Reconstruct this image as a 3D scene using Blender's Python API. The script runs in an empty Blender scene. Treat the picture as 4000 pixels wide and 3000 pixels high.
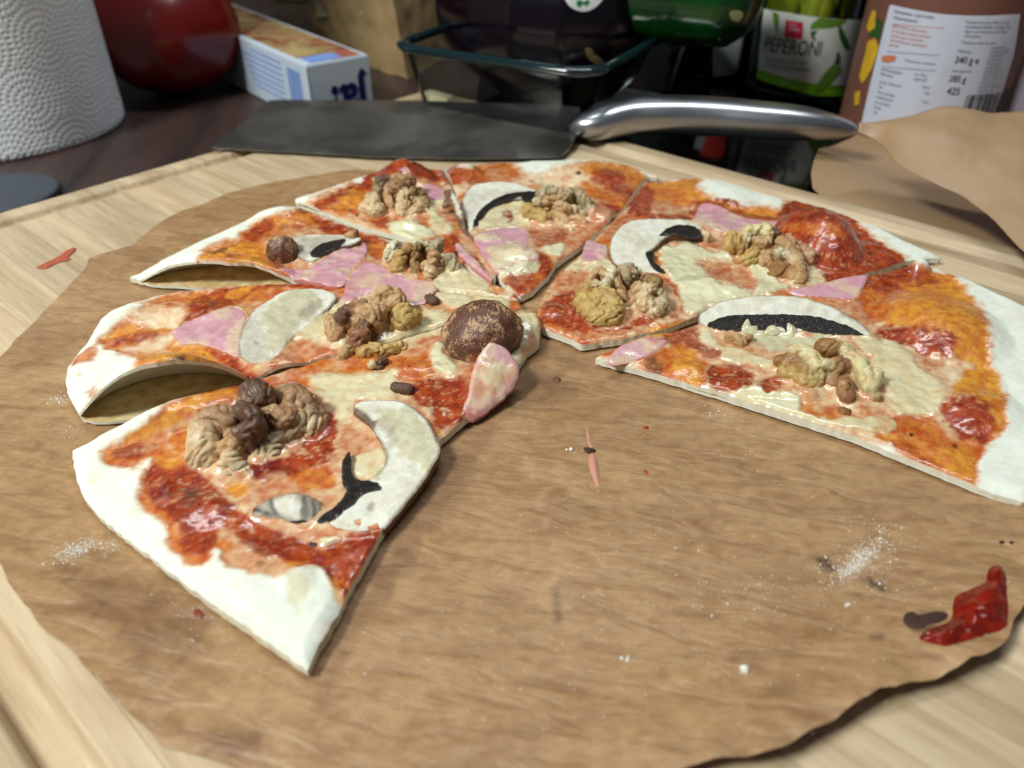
import bpy, bmesh, math, random
import numpy as np
from mathutils import Vector, Matrix
rad = math.radians
random.seed(5); rng = np.random.default_rng(5)
C = bpy.context.scene
COL = C.collection

# ------------------------------------------------------------------ camera
PITCH = 36.0; FPX = 3032.6; CAMH = 0.145
cp, sp = math.cos(rad(PITCH)), math.sin(rad(PITCH))
cam_d = bpy.data.cameras.new("camera"); cam = bpy.data.objects.new("camera", cam_d); COL.objects.link(cam)
cam.location = (0, 0, CAMH); cam.rotation_euler = (rad(90 - PITCH), 0, 0)
cam_d.sensor_width = 36; cam_d.lens = 36 * FPX / 4000; cam_d.clip_start = 0.01; cam_d.clip_end = 20
cam_d.dof.use_dof = True; cam_d.dof.focus_distance = 0.245; cam_d.dof.aperture_fstop = 11.5
C.camera = cam
# ------------------------------------------------------------------ world, lamps, exposure (indoor kitchen light)
w = bpy.data.worlds.new("World"); C.world = w; w.use_nodes = True
w.node_tree.nodes["Background"].inputs[0].default_value = (0.80, 0.90, 1.0, 1)
w.node_tree.nodes["Background"].inputs[1].default_value = 0.11
def lamp(name, loc, target, size, sizey, power, color):
    l = bpy.data.lights.new(name, 'AREA'); l.shape = 'RECTANGLE'; l.size = size; l.size_y = sizey
    l.energy = power; l.color = color
    o = bpy.data.objects.new(name, l); COL.objects.link(o); o.location = loc
    o.rotation_euler = (Vector(target) - Vector(loc)).to_track_quat('-Z', 'Y').to_euler()
    return o
lamp('window_side_lamp', (-0.66, -0.14, 0.84), (0.0, 0.30, 0), 0.26, 0.20, 13.6, (0.95, 1.0, 0.97))
lamp('ceiling_lamp', (0.10, 0.58, 1.25), (0.10, 0.40, 0), 0.85, 0.16, 6.5, (0.95, 0.98, 1.0))
C.view_settings.view_transform = 'Standard'; C.view_settings.look = 'None'
C.view_settings.exposure = 0.0; C.view_settings.gamma = 1.0
C.cycles.max_bounces = 8; C.cycles.transmission_bounces = 8; C.cycles.use_denoising = True
C.cycles.caustics_reflective = False; C.cycles.caustics_refractive = False

# ------------------------------------------------------------------ photo pixel <-> place
def unp(px, py, z=0.0):
    x = (px - 2000) / FPX; y = (py - 1500) / FPX
    f = cp - y * sp; d = sp + y * cp
    t = (CAMH - z) / d
    return np.stack([x * t, f * t, np.zeros_like(t) + z], -1) if isinstance(t, np.ndarray) else np.array([x * t, f * t, z])
def proj(P):
    P = np.asarray(P, float); X = P[..., 0]; Y = P[..., 1]; Z = CAMH - P[..., 2]
    zc = Y * cp + Z * sp; yd = Z * cp - Y * sp
    return 2000 + FPX * X / zc, 1500 + FPX * yd / zc, zc
FR = dict(D=(0, 0, 4000, 2212), Z1=(0, 0, 1500, 2212), Z2=(1200, 0, 2700, 2212), Z3=(2500, 0, 4000, 2212),
          Z4=(200, 700, 1300, 1825), Z5=(1100, 550, 2300, 2096), Y1=(2000, 600, 3200, 1991), Y2=(2900, 700, 4000, 1404),
          Y3=(200, 1400, 1500, 1659), Y4=(1000, 1100, 2200, 1531), Y5=(2000, 1600, 4000, 2212), Y6=(0, 1800, 2000, 2212),
          A8=(700, 1450, 1300, 2212), B4=(1240, 1100, 1680, 2028), D1=(1380, 620, 1700, 2212), C3=(1480, 900, 1820, 2212),
          E2=(2020, 720, 2360, 2212), F5=(2220, 1020, 2640, 2212), F6=(2800, 860, 3220, 2212), G7=(2960, 1300, 3480, 2212))
def fsc(F): f = FR[F]; return (f[2] - f[0]) / f[3]
def PT(F, s):
    f = FR[F]; k = fsc(F); out = []
    for tok in s.split():
        v = [float(q) for q in tok.split(',')]
        out.append([f[0] + v[0] * k, f[1] + v[1] * k] + v[2:])
    return out

# ------------------------------------------------------------------ numpy noise
_p = rng.permutation(256); _p = np.concatenate([_p, _p, _p])
_g = rng.normal(size=(256, 3)); _g /= np.linalg.norm(_g, axis=1)[:, None]
def noise(P):
    P = np.asarray(P, float)
    if P.shape[-1] == 2: P = np.concatenate([P, np.zeros(P.shape[:-1] + (1,)) + .37], -1)
    i = np.floor(P).astype(int); f = P - i; u = f * f * f * (f * (f * 6 - 15) + 10); i &= 255
    r = 0
    for dx in (0, 1):
        for dy in (0, 1):
            for dz in (0, 1):
                h = _p[_p[_p[(i[:, 0] + dx) & 255] + ((i[:, 1] + dy) & 255)] + ((i[:, 2] + dz) & 255)]
                g = _g[h]; d = g[:, 0] * (f[:, 0] - dx) + g[:, 1] * (f[:, 1] - dy) + g[:, 2] * (f[:, 2] - dz)
                wt = (u[:, 0] if dx else 1 - u[:, 0]) * (u[:, 1] if dy else 1 - u[:, 1]) * (u[:, 2] if dz else 1 - u[:, 2])
                r = r + wt * d
    return r * 1.5
def fbm(P, o=4, lac=2.03, g=.5):
    r = 0; a = 1; s = 0
    P = np.asarray(P, float)
    for k in range(o):
        r = r + a * noise(P * lac ** k + 17.3 * k); s += a; a *= g
    return r / s
def sstep(a, b, x): t = np.clip((x - a) / (b - a), 0, 1); return t * t * (3 - 2 * t)
def srgb(c):
    c = np.asarray(c, float) / 255.; return np.where(c <= .04045, c / 12.92, ((c + .055) / 1.055) ** 2.4)

def sdpoly(P, poly):
    """signed distance, positive inside; also the nearest boundary point"""
    poly = np.asarray(poly, float)[:, :2]; n = len(poly)
    best = np.full(len(P), 1e18); near = np.zeros((len(P), 2)); ins = np.zeros(len(P), bool)
    for k in range(n):
        a = poly[k]; b = poly[(k + 1) % n]; e = b - a; L = e @ e
        if L < 1e-18: continue
        q = P - a; t = np.clip((q @ e) / L, 0, 1); pr = a + t[:, None] * e; d = ((P - pr) ** 2).sum(1)
        m = d < best; best = np.where(m, d, best); near[m] = pr[m]
        c = ((a[1] > P[:, 1]) != (b[1] > P[:, 1]))
        if abs(e[1]) > 1e-15: ins ^= c & (P[:, 0] < e[0] * (P[:, 1] - a[1]) / e[1] + a[0])
    return np.where(ins, 1, -1) * np.sqrt(best), near
def catmull(pts, sub=5):
    pts = np.asarray(pts, float); n = len(pts); out = []
    for i in range(n):
        p0, p1, p2, p3 = pts[i - 1], pts[i], pts[(i + 1) % n], pts[(i + 2) % n]
        for k in range(sub):
            t = k / sub
            out.append(.5 * ((2 * p1) + (-p0 + p2) * t + (2 * p0 - 5 * p1 + 4 * p2 - p3) * t * t + (-p0 + 3 * p1 - 3 * p2 + p3) * t ** 3))
    return np.array(out)

# ------------------------------------------------------------------ object helpers
def mesh_obj(name, verts, faces, mat=None, parent=None, col=None, smooth=True):
    me = bpy.data.meshes.new(name)
    if isinstance(faces, np.ndarray):
        V = np.ascontiguousarray(verts, dtype=np.float32); k = faces.shape[1]
        me.vertices.add(len(V)); me.vertices.foreach_set('co', V.ravel())
        me.loops.add(faces.size); me.loops.foreach_set('vertex_index', faces.astype(np.int32).ravel())
        me.polygons.add(len(faces)); me.polygons.foreach_set('loop_start', np.arange(0, faces.size, k, dtype=np.int32))
        me.update(calc_edges=True)
    else:
        me.from_pydata([tuple(v) for v in verts], [], faces); me.update()
    me.validate(verbose=False)
    if smooth: me.polygons.foreach_set('use_smooth', [True] * len(me.polygons))
    if col is not None:
        a = me.color_attributes.new('col', 'FLOAT_COLOR', 'POINT')
        a.data.foreach_set('color', np.ascontiguousarray(col, dtype=np.float32).ravel())
    o = bpy.data.objects.new(name, me); COL.objects.link(o)
    if mat: me.materials.append(mat)
    if parent: o.parent = parent
    return o
def empty(name, loc, label=None, cat=None, group=None):
    o = bpy.data.objects.new(name, None); COL.objects.link(o); o.location = loc; o.empty_display_size = .02
    return tag(o, label, cat, group)
def tag(o, label=None, cat=None, group=None, kind=None):
    if label: o['label'] = label
    if cat: o['category'] = cat
    if group: o['group'] = group
    if kind: o['kind'] = kind
    return o
def under(o, root):
    """parent keeping world place (root is an un-rotated empty)"""
    o.parent = root; o.matrix_parent_inverse = Matrix.Translation(-Vector(root.location)); return o

# ------------------------------------------------------------------ materials
def newmat(name):
    m = bpy.data.materials.new(name); m.use_nodes = True
    return m, m.node_tree.nodes, m.node_tree.links, m.node_tree.nodes['Principled BSDF']
def simple(name, rgb, rough=.5, metal=0., bump=0., bscale=300., var=0., coat=0., lin=False, spec=.5, vscale=60.):
    m, N, L, b = newmat(name); c = tuple(rgb) if lin else tuple(srgb(rgb))
    b.inputs['Base Color'].default_value = (*c, 1); b.inputs['Roughness'].default_value = rough
    b.inputs['Metallic'].default_value = metal; b.inputs['Coat Weight'].default_value = coat; b.inputs['Specular IOR Level'].default_value = spec
    tc = N.new('ShaderNodeTexCoord')
    if var:
        n = N.new('ShaderNodeTexNoise'); n.inputs['Scale'].default_value = vscale; n.inputs['Detail'].default_value = 6; L.new(tc.outputs['Object'], n.inputs['Vector'])
        mx = N.new('ShaderNodeMix'); mx.data_type = 'RGBA'
        mx.inputs[6].default_value = (*[x * (1 - var) for x in c], 1); mx.inputs[7].default_value = (*[min(1, x * (1 + var)) for x in c], 1)
        L.new(n.outputs['Fac'], mx.inputs[0]); L.new(mx.outputs[2], b.inputs['Base Color'])
    if bump:
        n = N.new('ShaderNodeTexNoise'); n.inputs['Scale'].default_value = bscale; n.inputs['Detail'].default_value = 5; L.new(tc.outputs['Object'], n.inputs['Vector'])
        bp = N.new('ShaderNodeBump'); bp.inputs['Strength'].default_value = bump; bp.inputs['Distance'].default_value = .0006
        L.new(n.outputs['Fac'], bp.inputs['Height']); L.new(bp.outputs[0], b.inputs['Normal'])
    return m
def attrmat(name, rough_dry=.8, rough_wet=.28, bump=.35, bscale=900., sss=0., var=.12, vscale=700., dist=.0004, spec=.5, coat=0.):
    m, N, L, b = newmat(name)
    at = N.new('ShaderNodeAttribute'); at.attribute_name = 'col'
    tc = N.new('ShaderNodeTexCoord')
    n = N.new('ShaderNodeTexNoise'); n.inputs['Scale'].default_value = vscale; n.inputs['Detail'].default_value = 5; n.inputs['Roughness'].default_value = .65
    L.new(tc.outputs['Object'], n.inputs['Vector'])
    mr = N.new('ShaderNodeMapRange'); mr.inputs[1].default_value = .3; mr.inputs[2].default_value = .7; mr.inputs[3].default_value = 1 - var; mr.inputs[4].default_value = 1 + var
    L.new(n.outputs['Fac'], mr.inputs[0])
    hs = N.new('ShaderNodeVectorMath'); hs.operation = 'SCALE'; L.new(at.outputs['Color'], hs.inputs[0]); L.new(mr.outputs[0], hs.inputs['Scale'])
    L.new(hs.outputs[0], b.inputs['Base Color'])
    r = N.new('ShaderNodeMapRange'); r.inputs[3].default_value = rough_dry; r.inputs[4].default_value = rough_wet; L.new(at.outputs['Alpha'], r.inputs[0])
    L.new(r.outputs[0], b.inputs['Roughness'])
    n2 = N.new('ShaderNodeTexNoise'); n2.inputs['Scale'].default_value = bscale; n2.inputs['Detail'].default_value = 4; L.new(tc.outputs['Object'], n2.inputs['Vector'])
    bp = N.new('ShaderNodeBump'); bp.inputs['Strength'].default_value = bump; bp.inputs['Distance'].default_value = dist
    L.new(n2.outputs['Fac'], bp.inputs['Height']); L.new(bp.outputs[0], b.inputs['Normal'])
    b.inputs['Specular IOR Level'].default_value = spec
    if coat:
        L.new(at.outputs['Alpha'], b.inputs['Coat Weight']); b.inputs['Coat Roughness'].default_value = .1
        n4 = N.new('ShaderNodeTexNoise'); n4.inputs['Scale'].default_value = 600; n4.inputs['Detail'].default_value = 3; L.new(tc.outputs['Object'], n4.inputs['Vector'])
        b4 = N.new('ShaderNodeBump'); b4.inputs['Strength'].default_value = .3; b4.inputs['Distance'].default_value = .0004; L.new(n4.outputs['Fac'], b4.inputs['Height']); L.new(b4.outputs[0], b.inputs['Coat Normal'])
    if sss:
        b.inputs['Subsurface Weight'].default_value = sss; b.inputs['Subsurface Scale'].default_value = .002
        b.inputs['Subsurface Radius'].default_value = (1, .5, .25)
    return m
M_pizza = attrmat('baked_pizza', rough_dry=.85, rough_wet=.2, bump=.3, bscale=420, sss=.05, var=.05, vscale=700, dist=.0005, coat=.3)
M_walnut = attrmat('walnut_meat', rough_dry=.7, rough_wet=.4, bump=.5, bscale=900, sss=.04, var=.22, vscale=650, dist=.0004)
M_mush = attrmat('mushroom_flesh', rough_dry=.75, rough_wet=.3, bump=.4, bscale=1400, sss=.08, var=.10, vscale=1500)
M_ham = attrmat('cooked_ham', rough_dry=.6, rough_wet=.27, bump=.3, bscale=700, sss=.2, var=.05, vscale=500, coat=.3)

# ------------------------------------------------------------------ sheet builder: polygon -> solid slab with top/bottom height functions
def resample(poly, step, jitter=0., jf=400.):
    poly = np.asarray(poly, float)[:, :2]; out = []
    for i in range(len(poly)):
        a, b = poly[i], poly[(i + 1) % len(poly)]; n = max(1, int(np.linalg.norm(b - a) / step))
        for k in range(n): out.append(a + (b - a) * k / n)
    out = np.array(out)
    if jitter:
        out = out + jitter * np.stack([fbm(out * jf, 3), fbm(out * jf + 51.7, 3)], -1)
    return out
def sheet(name, poly, step, topf, botf, mat, parent=None, colf=None, sidecol=None, kind=None, bottom=True):
    poly = np.asarray(poly, float)[:, :2]
    lo = poly.min(0) - step; hi = poly.max(0) + step
    nx, ny = int((hi[0] - lo[0]) / step) + 1, int((hi[1] - lo[1]) / step) + 1
    gx = lo[0] + step * np.arange(nx + 1); gy = lo[1] + step * np.arange(ny + 1)
    cx, cy = np.meshgrid(gx[:-1] + step / 2, gy[:-1] + step / 2, indexing='ij')
    sd, _ = sdpoly(np.stack([cx.ravel(), cy.ravel()], -1), poly)
    ins = (sd > 0).reshape(nx, ny)
    idx = np.arange((nx + 1) * (ny + 1)).reshape(nx + 1, ny + 1)
    I, J = np.nonzero(ins)
    q = np.stack([idx[I, J], idx[I + 1, J], idx[I + 1, J + 1], idx[I, J + 1]], -1)
    used, inv = np.unique(q, return_inverse=True); q = inv.reshape(q.shape)
    X, Y = np.meshgrid(gx, gy, indexing='ij'); P = np.stack([X.ravel(), Y.ravel()], -1)[used]
    # boundary edges
    e = np.concatenate([q[:, [0, 1]], q[:, [1, 2]], q[:, [2, 3]], q[:, [3, 0]]]); n = len(P)
    key = e[:, 0].astype(np.int64) * n + e[:, 1]; rkey = e[:, 1].astype(np.int64) * n + e[:, 0]
    be = e[~np.isin(key, rkey)]
    bv = np.unique(be)
    d, near = sdpoly(P, poly)
    P[bv] = near[bv]; d = np.maximum(d, 0); d[bv] = 0
    top = topf(P, d); bot = botf(P, d); bot = np.minimum(bot, top - 2e-5)
    VT = np.column_stack([P, top]); VB = np.column_stack([P, bot])
    mp = np.full(n, -1); mp[bv] = np.arange(len(bv))
    S1 = VT[bv]; S2 = VB[bv]; o2 = 2 * n; nb = len(bv)
    side = np.stack([be[:, 1] * 0 + o2 + mp[be[:, 1]], o2 + mp[be[:, 0]], o2 + nb + mp[be[:, 0]], o2 + nb + mp[be[:, 1]]], -1)
    faces = [q, side]
    if bottom: faces.append(q[:, ::-1] + n)
    V = np.concatenate([VT, VB, S1, S2]); F = np.concatenate(faces)
    col = None
    if colf is not None:
        ct = colf(VT, d); cb = ct.copy()
        s1 = ct[bv].copy(); s2 = s1.copy()
        if sidecol is not None:
            sc = np.append(srgb(sidecol[:3]), .1); s1[:] = s1 * .15 + sc * .85; s2[:] = sc; cb[:] = sc
        col = np.concatenate([ct, cb, s1, s2])
    o = mesh_obj(name, V, F, mat, parent, col)
    if kind: o['kind'] = kind
    return o

# ------------------------------------------------------------------ topping colours (albedo) : two tones, wetness, thickness mm
TYPES = dict(
    crust=((228, 232, 218), (222, 224, 206), 0, 0), dent=((220, 214, 174), (214, 206, 160), .1, -.3), sauce=((172, 66, 20), (130, 38, 10), .85, .25),
    dark=((142, 34, 16), (100, 20, 10), .9, .7), orange=((208, 128, 48), (180, 78, 20), .7, .15),
    yellow=((218, 152, 46), (198, 112, 34), .6, .05), cheese=((224, 214, 174), (218, 198, 152), .95, .9),
    white=((228, 223, 186), (218, 211, 168), 1., 1.1), pink=((212, 162, 120), (188, 104, 62), .85, .4),
    tan=((216, 176, 134), (204, 146, 100), .3, 0), cream=((226, 206, 172), (218, 180, 136), .45, .1),
    char=((104, 54, 26), (56, 28, 16), .2, .05), mix=((224, 200, 158), (206, 144, 104), .9, .45), gcream=((212, 206, 170), (194, 188, 150), .8, .3))
PAT = []
def pp(t, F, s, soft=9, al=1., off=0.):
    PAT.append((t, np.array(PT(F, s)), soft, al, off))
def topped(F, s):
    pp('tan', F, s, 16, .85, 7); pp('orange', F, s, 12, 1., -4); pp('mix', F, s, 40, .92, -75)
# slice A (front left)
topped('Y3', "250,500 330,560 430,545 495,510 450,620 440,710 490,780 570,840 600,950 680,1020 760,1035 825,960 880,1040 960,1070 1080,1080 1200,1060 1330,1050 1400,1120 1450,1240 1520,1180 1800,700 2300,-100 2250,-330 1900,-300 950,120 700,180 520,300 420,385 300,430")
# slice B
topped('Z4', "1500,640 1360,685 850,735 715,755 600,830 450,940 320,1030 300,1075 430,1140 560,1160 540,1240 620,1300 850,1265 1010,1250 1150,1310 1270,1350 1250,1450 1900,1300 2600,1100 2500,700")
# slice C
topped('Z4', "930,550 960,490 1080,430 1180,395 1240,350 1350,280 1520,220 1600,195 1680,190 1825,290 2600,600 2600,1000 1500,700 1400,620 1250,600 1050,590")
# slice D
topped('Z5', "190,450 240,400 350,345 560,270 640,180 860,130 1020,170 1060,190 1130,340 1230,560 1300,660 1450,920 1440,950 1300,910 1200,870 1050,700 880,700 700,650 500,570 300,510")
# slice E
topped('Y1', "-260,80 -240,10 -130,5 0,60 60,120 180,150 300,100 450,65 650,60 800,120 920,180 760,340 560,560 400,660 250,840 100,1000 0,990 -400,900 -450,200")
# slice F
topped('Y1', "740,370 880,185 1060,172 1200,157 1200,225 1250,262 1330,312 1500,342 1740,372 1800,300 1991,240 2200,420 2400,640 2300,760 1991,960 1200,1090 850,1140 430,1240 200,1160 160,1100 200,960 280,820 480,650 620,480")
topped('Y2', "160,200 230,130 350,90 450,120 520,170 590,240 670,310 800,390 840,440 790,560 620,560 400,520 300,400")
# slice G
topped('Y2', "300,600 830,440 960,460 1060,500 1140,600 1210,680 1235,800 1230,920 1270,1000 1310,1100 1320,1200 1290,1270 1200,1335 1165,1420 1145,1535 1000,1490 850,1410 750,1340 640,1300 400,1240 -100,1110 -1270,650 -1200,600 -900,400 0,400")
# ---- A
pp('sauce', 'Y3', "480,560 560,520 700,540 760,600 900,720 1000,800 1150,870 1300,930 1450,1000 1640,880 1660,950 1530,1170 1450,1210 1380,1090 1300,1040 1150,1000 950,900 850,850 800,960 700,980 640,940 640,830 540,760 480,680")
pp('yellow', 'Y3', "250,480 400,390 520,310 700,190 900,150 900,175 720,260 600,340 500,380 420,410", 6)
pp('dark', 'Y3', "290,490 350,440 500,430 530,445 430,495 330,512", 7, .7)
pp('dark', 'Y3', "540,650 600,640 610,700 550,715", 8, .8); pp('char', 'Y3', "650,655 720,650 740,700 680,740", 14, .75)
pp('dark', 'Y3', "1000,560 1130,510 1170,560 1080,620 1000,600", 8); pp('dark', 'Y3', "930,880 1050,900 1150,960 1080,1000 960,940", 8, .8)
pp('orange', 'Y3', "600,400 680,330 700,450 620,470", 10); pp('yellow', 'Y3', "520,480 600,460 680,490 700,540 600,560 530,540", 12, .8)
pp('yellow', 'Y3', "870,630 960,620 990,660 930,700 870,670", 10)
pp('tan', 'Y3', "850,980 960,970 1100,1010 1250,1050 1200,1075 1080,1085 950,1070 880,1030", 14, .8)
pp('char', 'Y3', "1015,1010 1050,1005 1060,1035 1025,1040", 8, .6)
pp('sauce', 'Y3', "1230,440 1360,290 1430,310 1420,420 1400,500 1300,560 1200,600 1150,520")
pp('orange', 'Y3', "1250,560 1380,540 1400,640 1200,680 1150,640", 12)
pp('pink', 'Y3', "1000,640 1150,600 1250,650 1200,720 1080,760 1000,720", 14, .8)
pp('yellow', 'Y3', "1390,1090 1460,1110 1500,1180 1450,1240 1400,1160", 14, .8)
pp('cheese', 'Y4', "260,460 450,470 640,450 800,380 830,430 700,500 690,580 520,600 480,660 440,740 390,650 300,560", 12)
pp('pink', 'Y4', "420,740 560,760 640,900 520,920 430,860", 14); pp('cheese', 'Y4', "500,880 640,850 660,960 600,1010 480,960", 12)
pp('cheese', 'Y4', "870,590 950,600 960,650 900,690 840,640", 12); pp('white', 'Y4', "860,380 910,290 950,370 1010,430 980,470 900,450", 9)
pp('sauce', 'Y4', "870,480 1060,500 1050,650 1000,740 900,730 860,650 780,600 780,500", 14)
pp('orange', 'Y4', "690,480 760,420 870,410 880,470 780,500", 14); pp('tan', 'Y4', "700,440 780,400 850,430 800,460", 12, .7)
pp('cheese', 'Y4', "1290,170 1380,160 1420,250 1410,370 1330,420 1250,400 1310,300", 10); pp('pink', 'Y4', "1340,300 1410,290 1400,400 1330,420", 12, .7)
pp('cream', 'Y4', "880,800 1050,690 1065,720 900,870 700,1190 650,1235 640,1200", 8)
pp('pink', 'Y4', "300,1260 640,1190 600,1280 380,1340", 10); pp('white', 'Y4', "320,1290 430,1290 420,1320 340,1325", 6)
pp('sauce', 'Y4', "350,1330 640,1230 610,1330 470,1600 400,1450", 10)
# ---- B
pp('cream', 'Z4', "520,860 640,830 830,820 850,900 780,1000 650,1010 560,960", 16)
pp('yellow', 'Z4', "330,1040 450,970 640,960 800,980 700,1010 500,1010", 12)
pp('sauce', 'Z4', "830,960 900,870 900,800 1050,730 1400,690 1250,780 1040,880 930,960", 8)
pp('sauce', 'Z4', "310,1060 420,1030 640,995 700,1010 600,1060 420,1080", 10, .8)
pp('yellow', 'Z4', "1150,740 1360,690 1250,760 1170,790", 8); pp('cream', 'Z4', "430,1100 700,1040 820,1010 840,1060 600,1130", 12)
pp('yellow', 'Z4', "560,1230 600,1160 750,1100 850,1080 1000,1090 1100,1140 1230,1260 1150,1300 1010,1260 850,1270 640,1310", 12)
pp('char', 'Z4', "660,1210 720,1180 730,1215 680,1230", 6, .8); pp('char', 'Z4', "780,1160 850,1145 860,1165 790,1180", 6, .9); pp('char', 'Z4', "920,1160 960,1150 960,1180", 6, .6)
pp('orange', 'Z4', "140,1190 180,1140 290,1100 300,1150 240,1200 150,1215", 10, .95); pp('orange', 'Z4', "240,1390 340,1340 330,1370 260,1410", 10, .8)
pp('tan', 'Z4', "175,1275 210,1270 200,1290", 8, .8); pp('orange', 'Z4', "490,1350 520,1310 520,1350", 8, .5)
pp('char', 'Z4', "400,1040 425,1040 420,1060", 5, .7); pp('char', 'Z4', "1030,800 1070,800 1060,825 1035,830", 6, .8)
pp('sauce', 'Z4', "1000,1110 1200,1170 1250,1240 1400,1290 1500,1330 1350,1370 1250,1320 1130,1230", 12)
pp('cheese', 'Z4', "1380,1240 1500,1130 1560,1100 1700,1080 1900,1060 1900,1110 1600,1160 1450,1260", 12)
pp('pink', 'Z4', "1450,1170 1650,1110 1850,1100 1850,1220 1700,1280 1450,1330 1380,1290", 14)
pp('sauce', 'Z4', "1480,1180 1560,1170 1560,1220 1490,1230", 12, .8); pp('sauce', 'Z4', "1600,1220 1680,1200 1650,1260", 10, .7)
pp('cheese', 'Z5', "200,1220 400,1180 330,1380 250,1400 100,1360", 12); pp('pink', 'Z5', "0,1400 200,1380 420,1460 400,1530 200,1580 0,1600", 14)
pp('orange', 'Z5', "100,1500 300,1480 350,1540 150,1580", 14)
pp('cheese', 'Z5', "650,1350 760,1310 940,1300 970,1380 850,1430 700,1420", 12)
pp('pink', 'Z5', "870,1400 1050,1320 1090,1370 900,1500 780,1520", 12); pp('orange', 'Z5', "800,1500 950,1460 1020,1500 1000,1600 900,1640 780,1560", 14)
pp('cheese', 'Z5', "940,1130 1100,1160 1140,1230 1100,1300 980,1350 900,1290 960,1200", 12)
pp('cheese', 'Z5', "1040,960 1200,890 1280,930 1400,1030 1520,1060 1560,1140 1400,1170 1200,1160 1080,1110 1050,1030", 10)
pp('cheese', 'Z5', "400,1100 600,1040 640,1090 560,1180 420,1200 330,1170", 14)
# ---- C
pp('yellow', 'Z4', "950,530 1100,450 1200,400 1350,400 1400,480 1400,600 1250,580 1050,570", 12)
pp('sauce', 'Z4', "1250,390 1330,310 1380,270 1450,290 1400,350 1320,410", 8)
pp('char', 'Z4', "1040,480 1130,435 1145,460 1060,490", 6, .9); pp('char', 'Z4', "1160,425 1210,410 1215,430 1170,435", 6, .9)
pp('sauce', 'Z4', "1100,510 1180,490 1190,525 1120,530", 8, .7); pp('sauce', 'Z4', "1230,470 1260,460 1250,490", 6, .8)
pp('yellow', 'Z4', "1450,280 1600,215 1700,240 1740,290 1600,310 1500,310", 10, .8); pp('char', 'Z4', "1600,210 1650,200 1650,228", 6, .8)
pp('char', 'Z4', "1480,290 1540,300 1530,325 1490,320", 8, .4); pp('sauce', 'Z4', "1560,290 1640,280 1700,300 1580,315", 8, .8)
pp('pink', 'Z4', "1560,330 1825,305 1840,340 1560,345", 10)
pp('sauce', 'Z5', "200,520 420,580 540,640 760,700 720,800 600,790 560,700 480,680 300,620", 12); pp('orange', 'Z5', "600,700 720,700 700,780 620,770", 12)
pp('cheese', 'Z5', "1120,900 1250,880 1350,940 1420,1000 1300,1060 1150,1000", 12)
pp('sauce', 'Z5', "-100,960 120,955 250,965 370,960 400,1010 300,1025 100,1015 -100,1000", 8)
# ---- D
pp('tan', 'Z5', "190,460 480,520 560,500 600,560 880,690 700,645 500,565 300,505", 10); 
pp('sauce', 'Z5', "240,420 350,370 560,280 640,300 560,350 400,400 300,455 250,470", 8)
pp('yellow', 'Z5', "370,440 420,370 520,340 580,370 560,430 500,460 420,470", 10)
pp('sauce', 'Z5', "540,290 640,190 720,140 900,130 1020,180 1075,280 900,250 750,270 640,330", 6); pp('pink', 'Z5', "820,190 850,180 850,215", 5, .5)
pp('char', 'Z5', "1010,180 1040,200 1030,230 1000,210", 12, .4)
pp('sauce', 'Z5', "540,530 640,555 720,530 740,600 640,590", 8); pp('white', 'Z5', "720,600 760,560 900,545 1000,590 1050,660 900,685 780,650", 9)
pp('cheese', 'Z5', "980,420 1100,400 1150,560 1180,620 1060,650 1000,560", 12); pp('pink', 'Z5', "1060,480 1180,470 1180,540 1090,550", 10)
pp('sauce', 'Z5', "1100,660 1190,650 1230,760 1180,850 1100,740", 10); pp('sauce', 'Z5', "1210,800 1290,780 1400,900 1300,880", 10)
# ---- E
pp('sauce', 'Z5', "1070,200 1200,185 1350,235 1470,275 1300,300 1180,310 1090,280", 10, .8); pp('cream', 'Z5', "1100,320 1200,295 1270,300 1230,370 1150,360", 10)
pp('yellow', 'Z5', "1440,275 1700,300 1900,290 1900,340 1760,330 1500,290", 8, .8)
pp('cream', 'Y1', "0,180 300,105 450,85 500,200 430,230 200,215", 14)
pp('yellow', 'Y1', "430,90 560,55 800,90 830,150 720,140 600,105 480,120", 10, .9)
pp('sauce', 'Y1', "540,110 700,110 740,200 800,270 720,300 650,255 560,225 520,150", 12); pp('orange', 'Y1', "450,200 560,220 650,260 740,300 680,350 560,310 480,290", 14)
pp('sauce', 'Y1', "560,320 690,350 710,385 640,385 560,350", 8); pp('pink', 'Y1', "570,350 650,390 640,470 560,470 520,420", 10)
pp('char', 'Y1', "410,120 450,120 445,138 415,135", 4); pp('char', 'Y1', "118,180 142,180 140,187 120,187", 3)
pp('cheese', 'Z5', "1340,560 1480,430 1640,380 1700,520 1640,600 1480,610 1380,620", 10); pp('dark', 'Z5', "1520,500 1570,495 1580,550 1520,550", 7)
pp('sauce', 'Y1', "110,500 250,490 380,520 380,590 250,610 150,590", 12, .8); pp('pink', 'Y1', "380,520 540,450 600,500 430,640 300,740 260,650 330,600", 12)
pp('white', 'Y1', "200,620 330,590 340,640 260,670", 8); pp('sauce', 'Y1', "150,640 240,680 250,790 190,800 150,740", 10)
pp('gcream', 'Y1', "0,620 120,640 170,740 100,790 0,740", 10); pp('sauce', 'Y1', "0,790 180,790 150,880 60,980 0,960 -60,860", 12, .8)
pp('white', 'Z5', "1450,880 1600,830 1700,850 1640,900 1480,940", 8); pp('cream', 'Z5', "1520,1000 1590,1020 1560,1090 1530,1070", 8)
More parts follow.
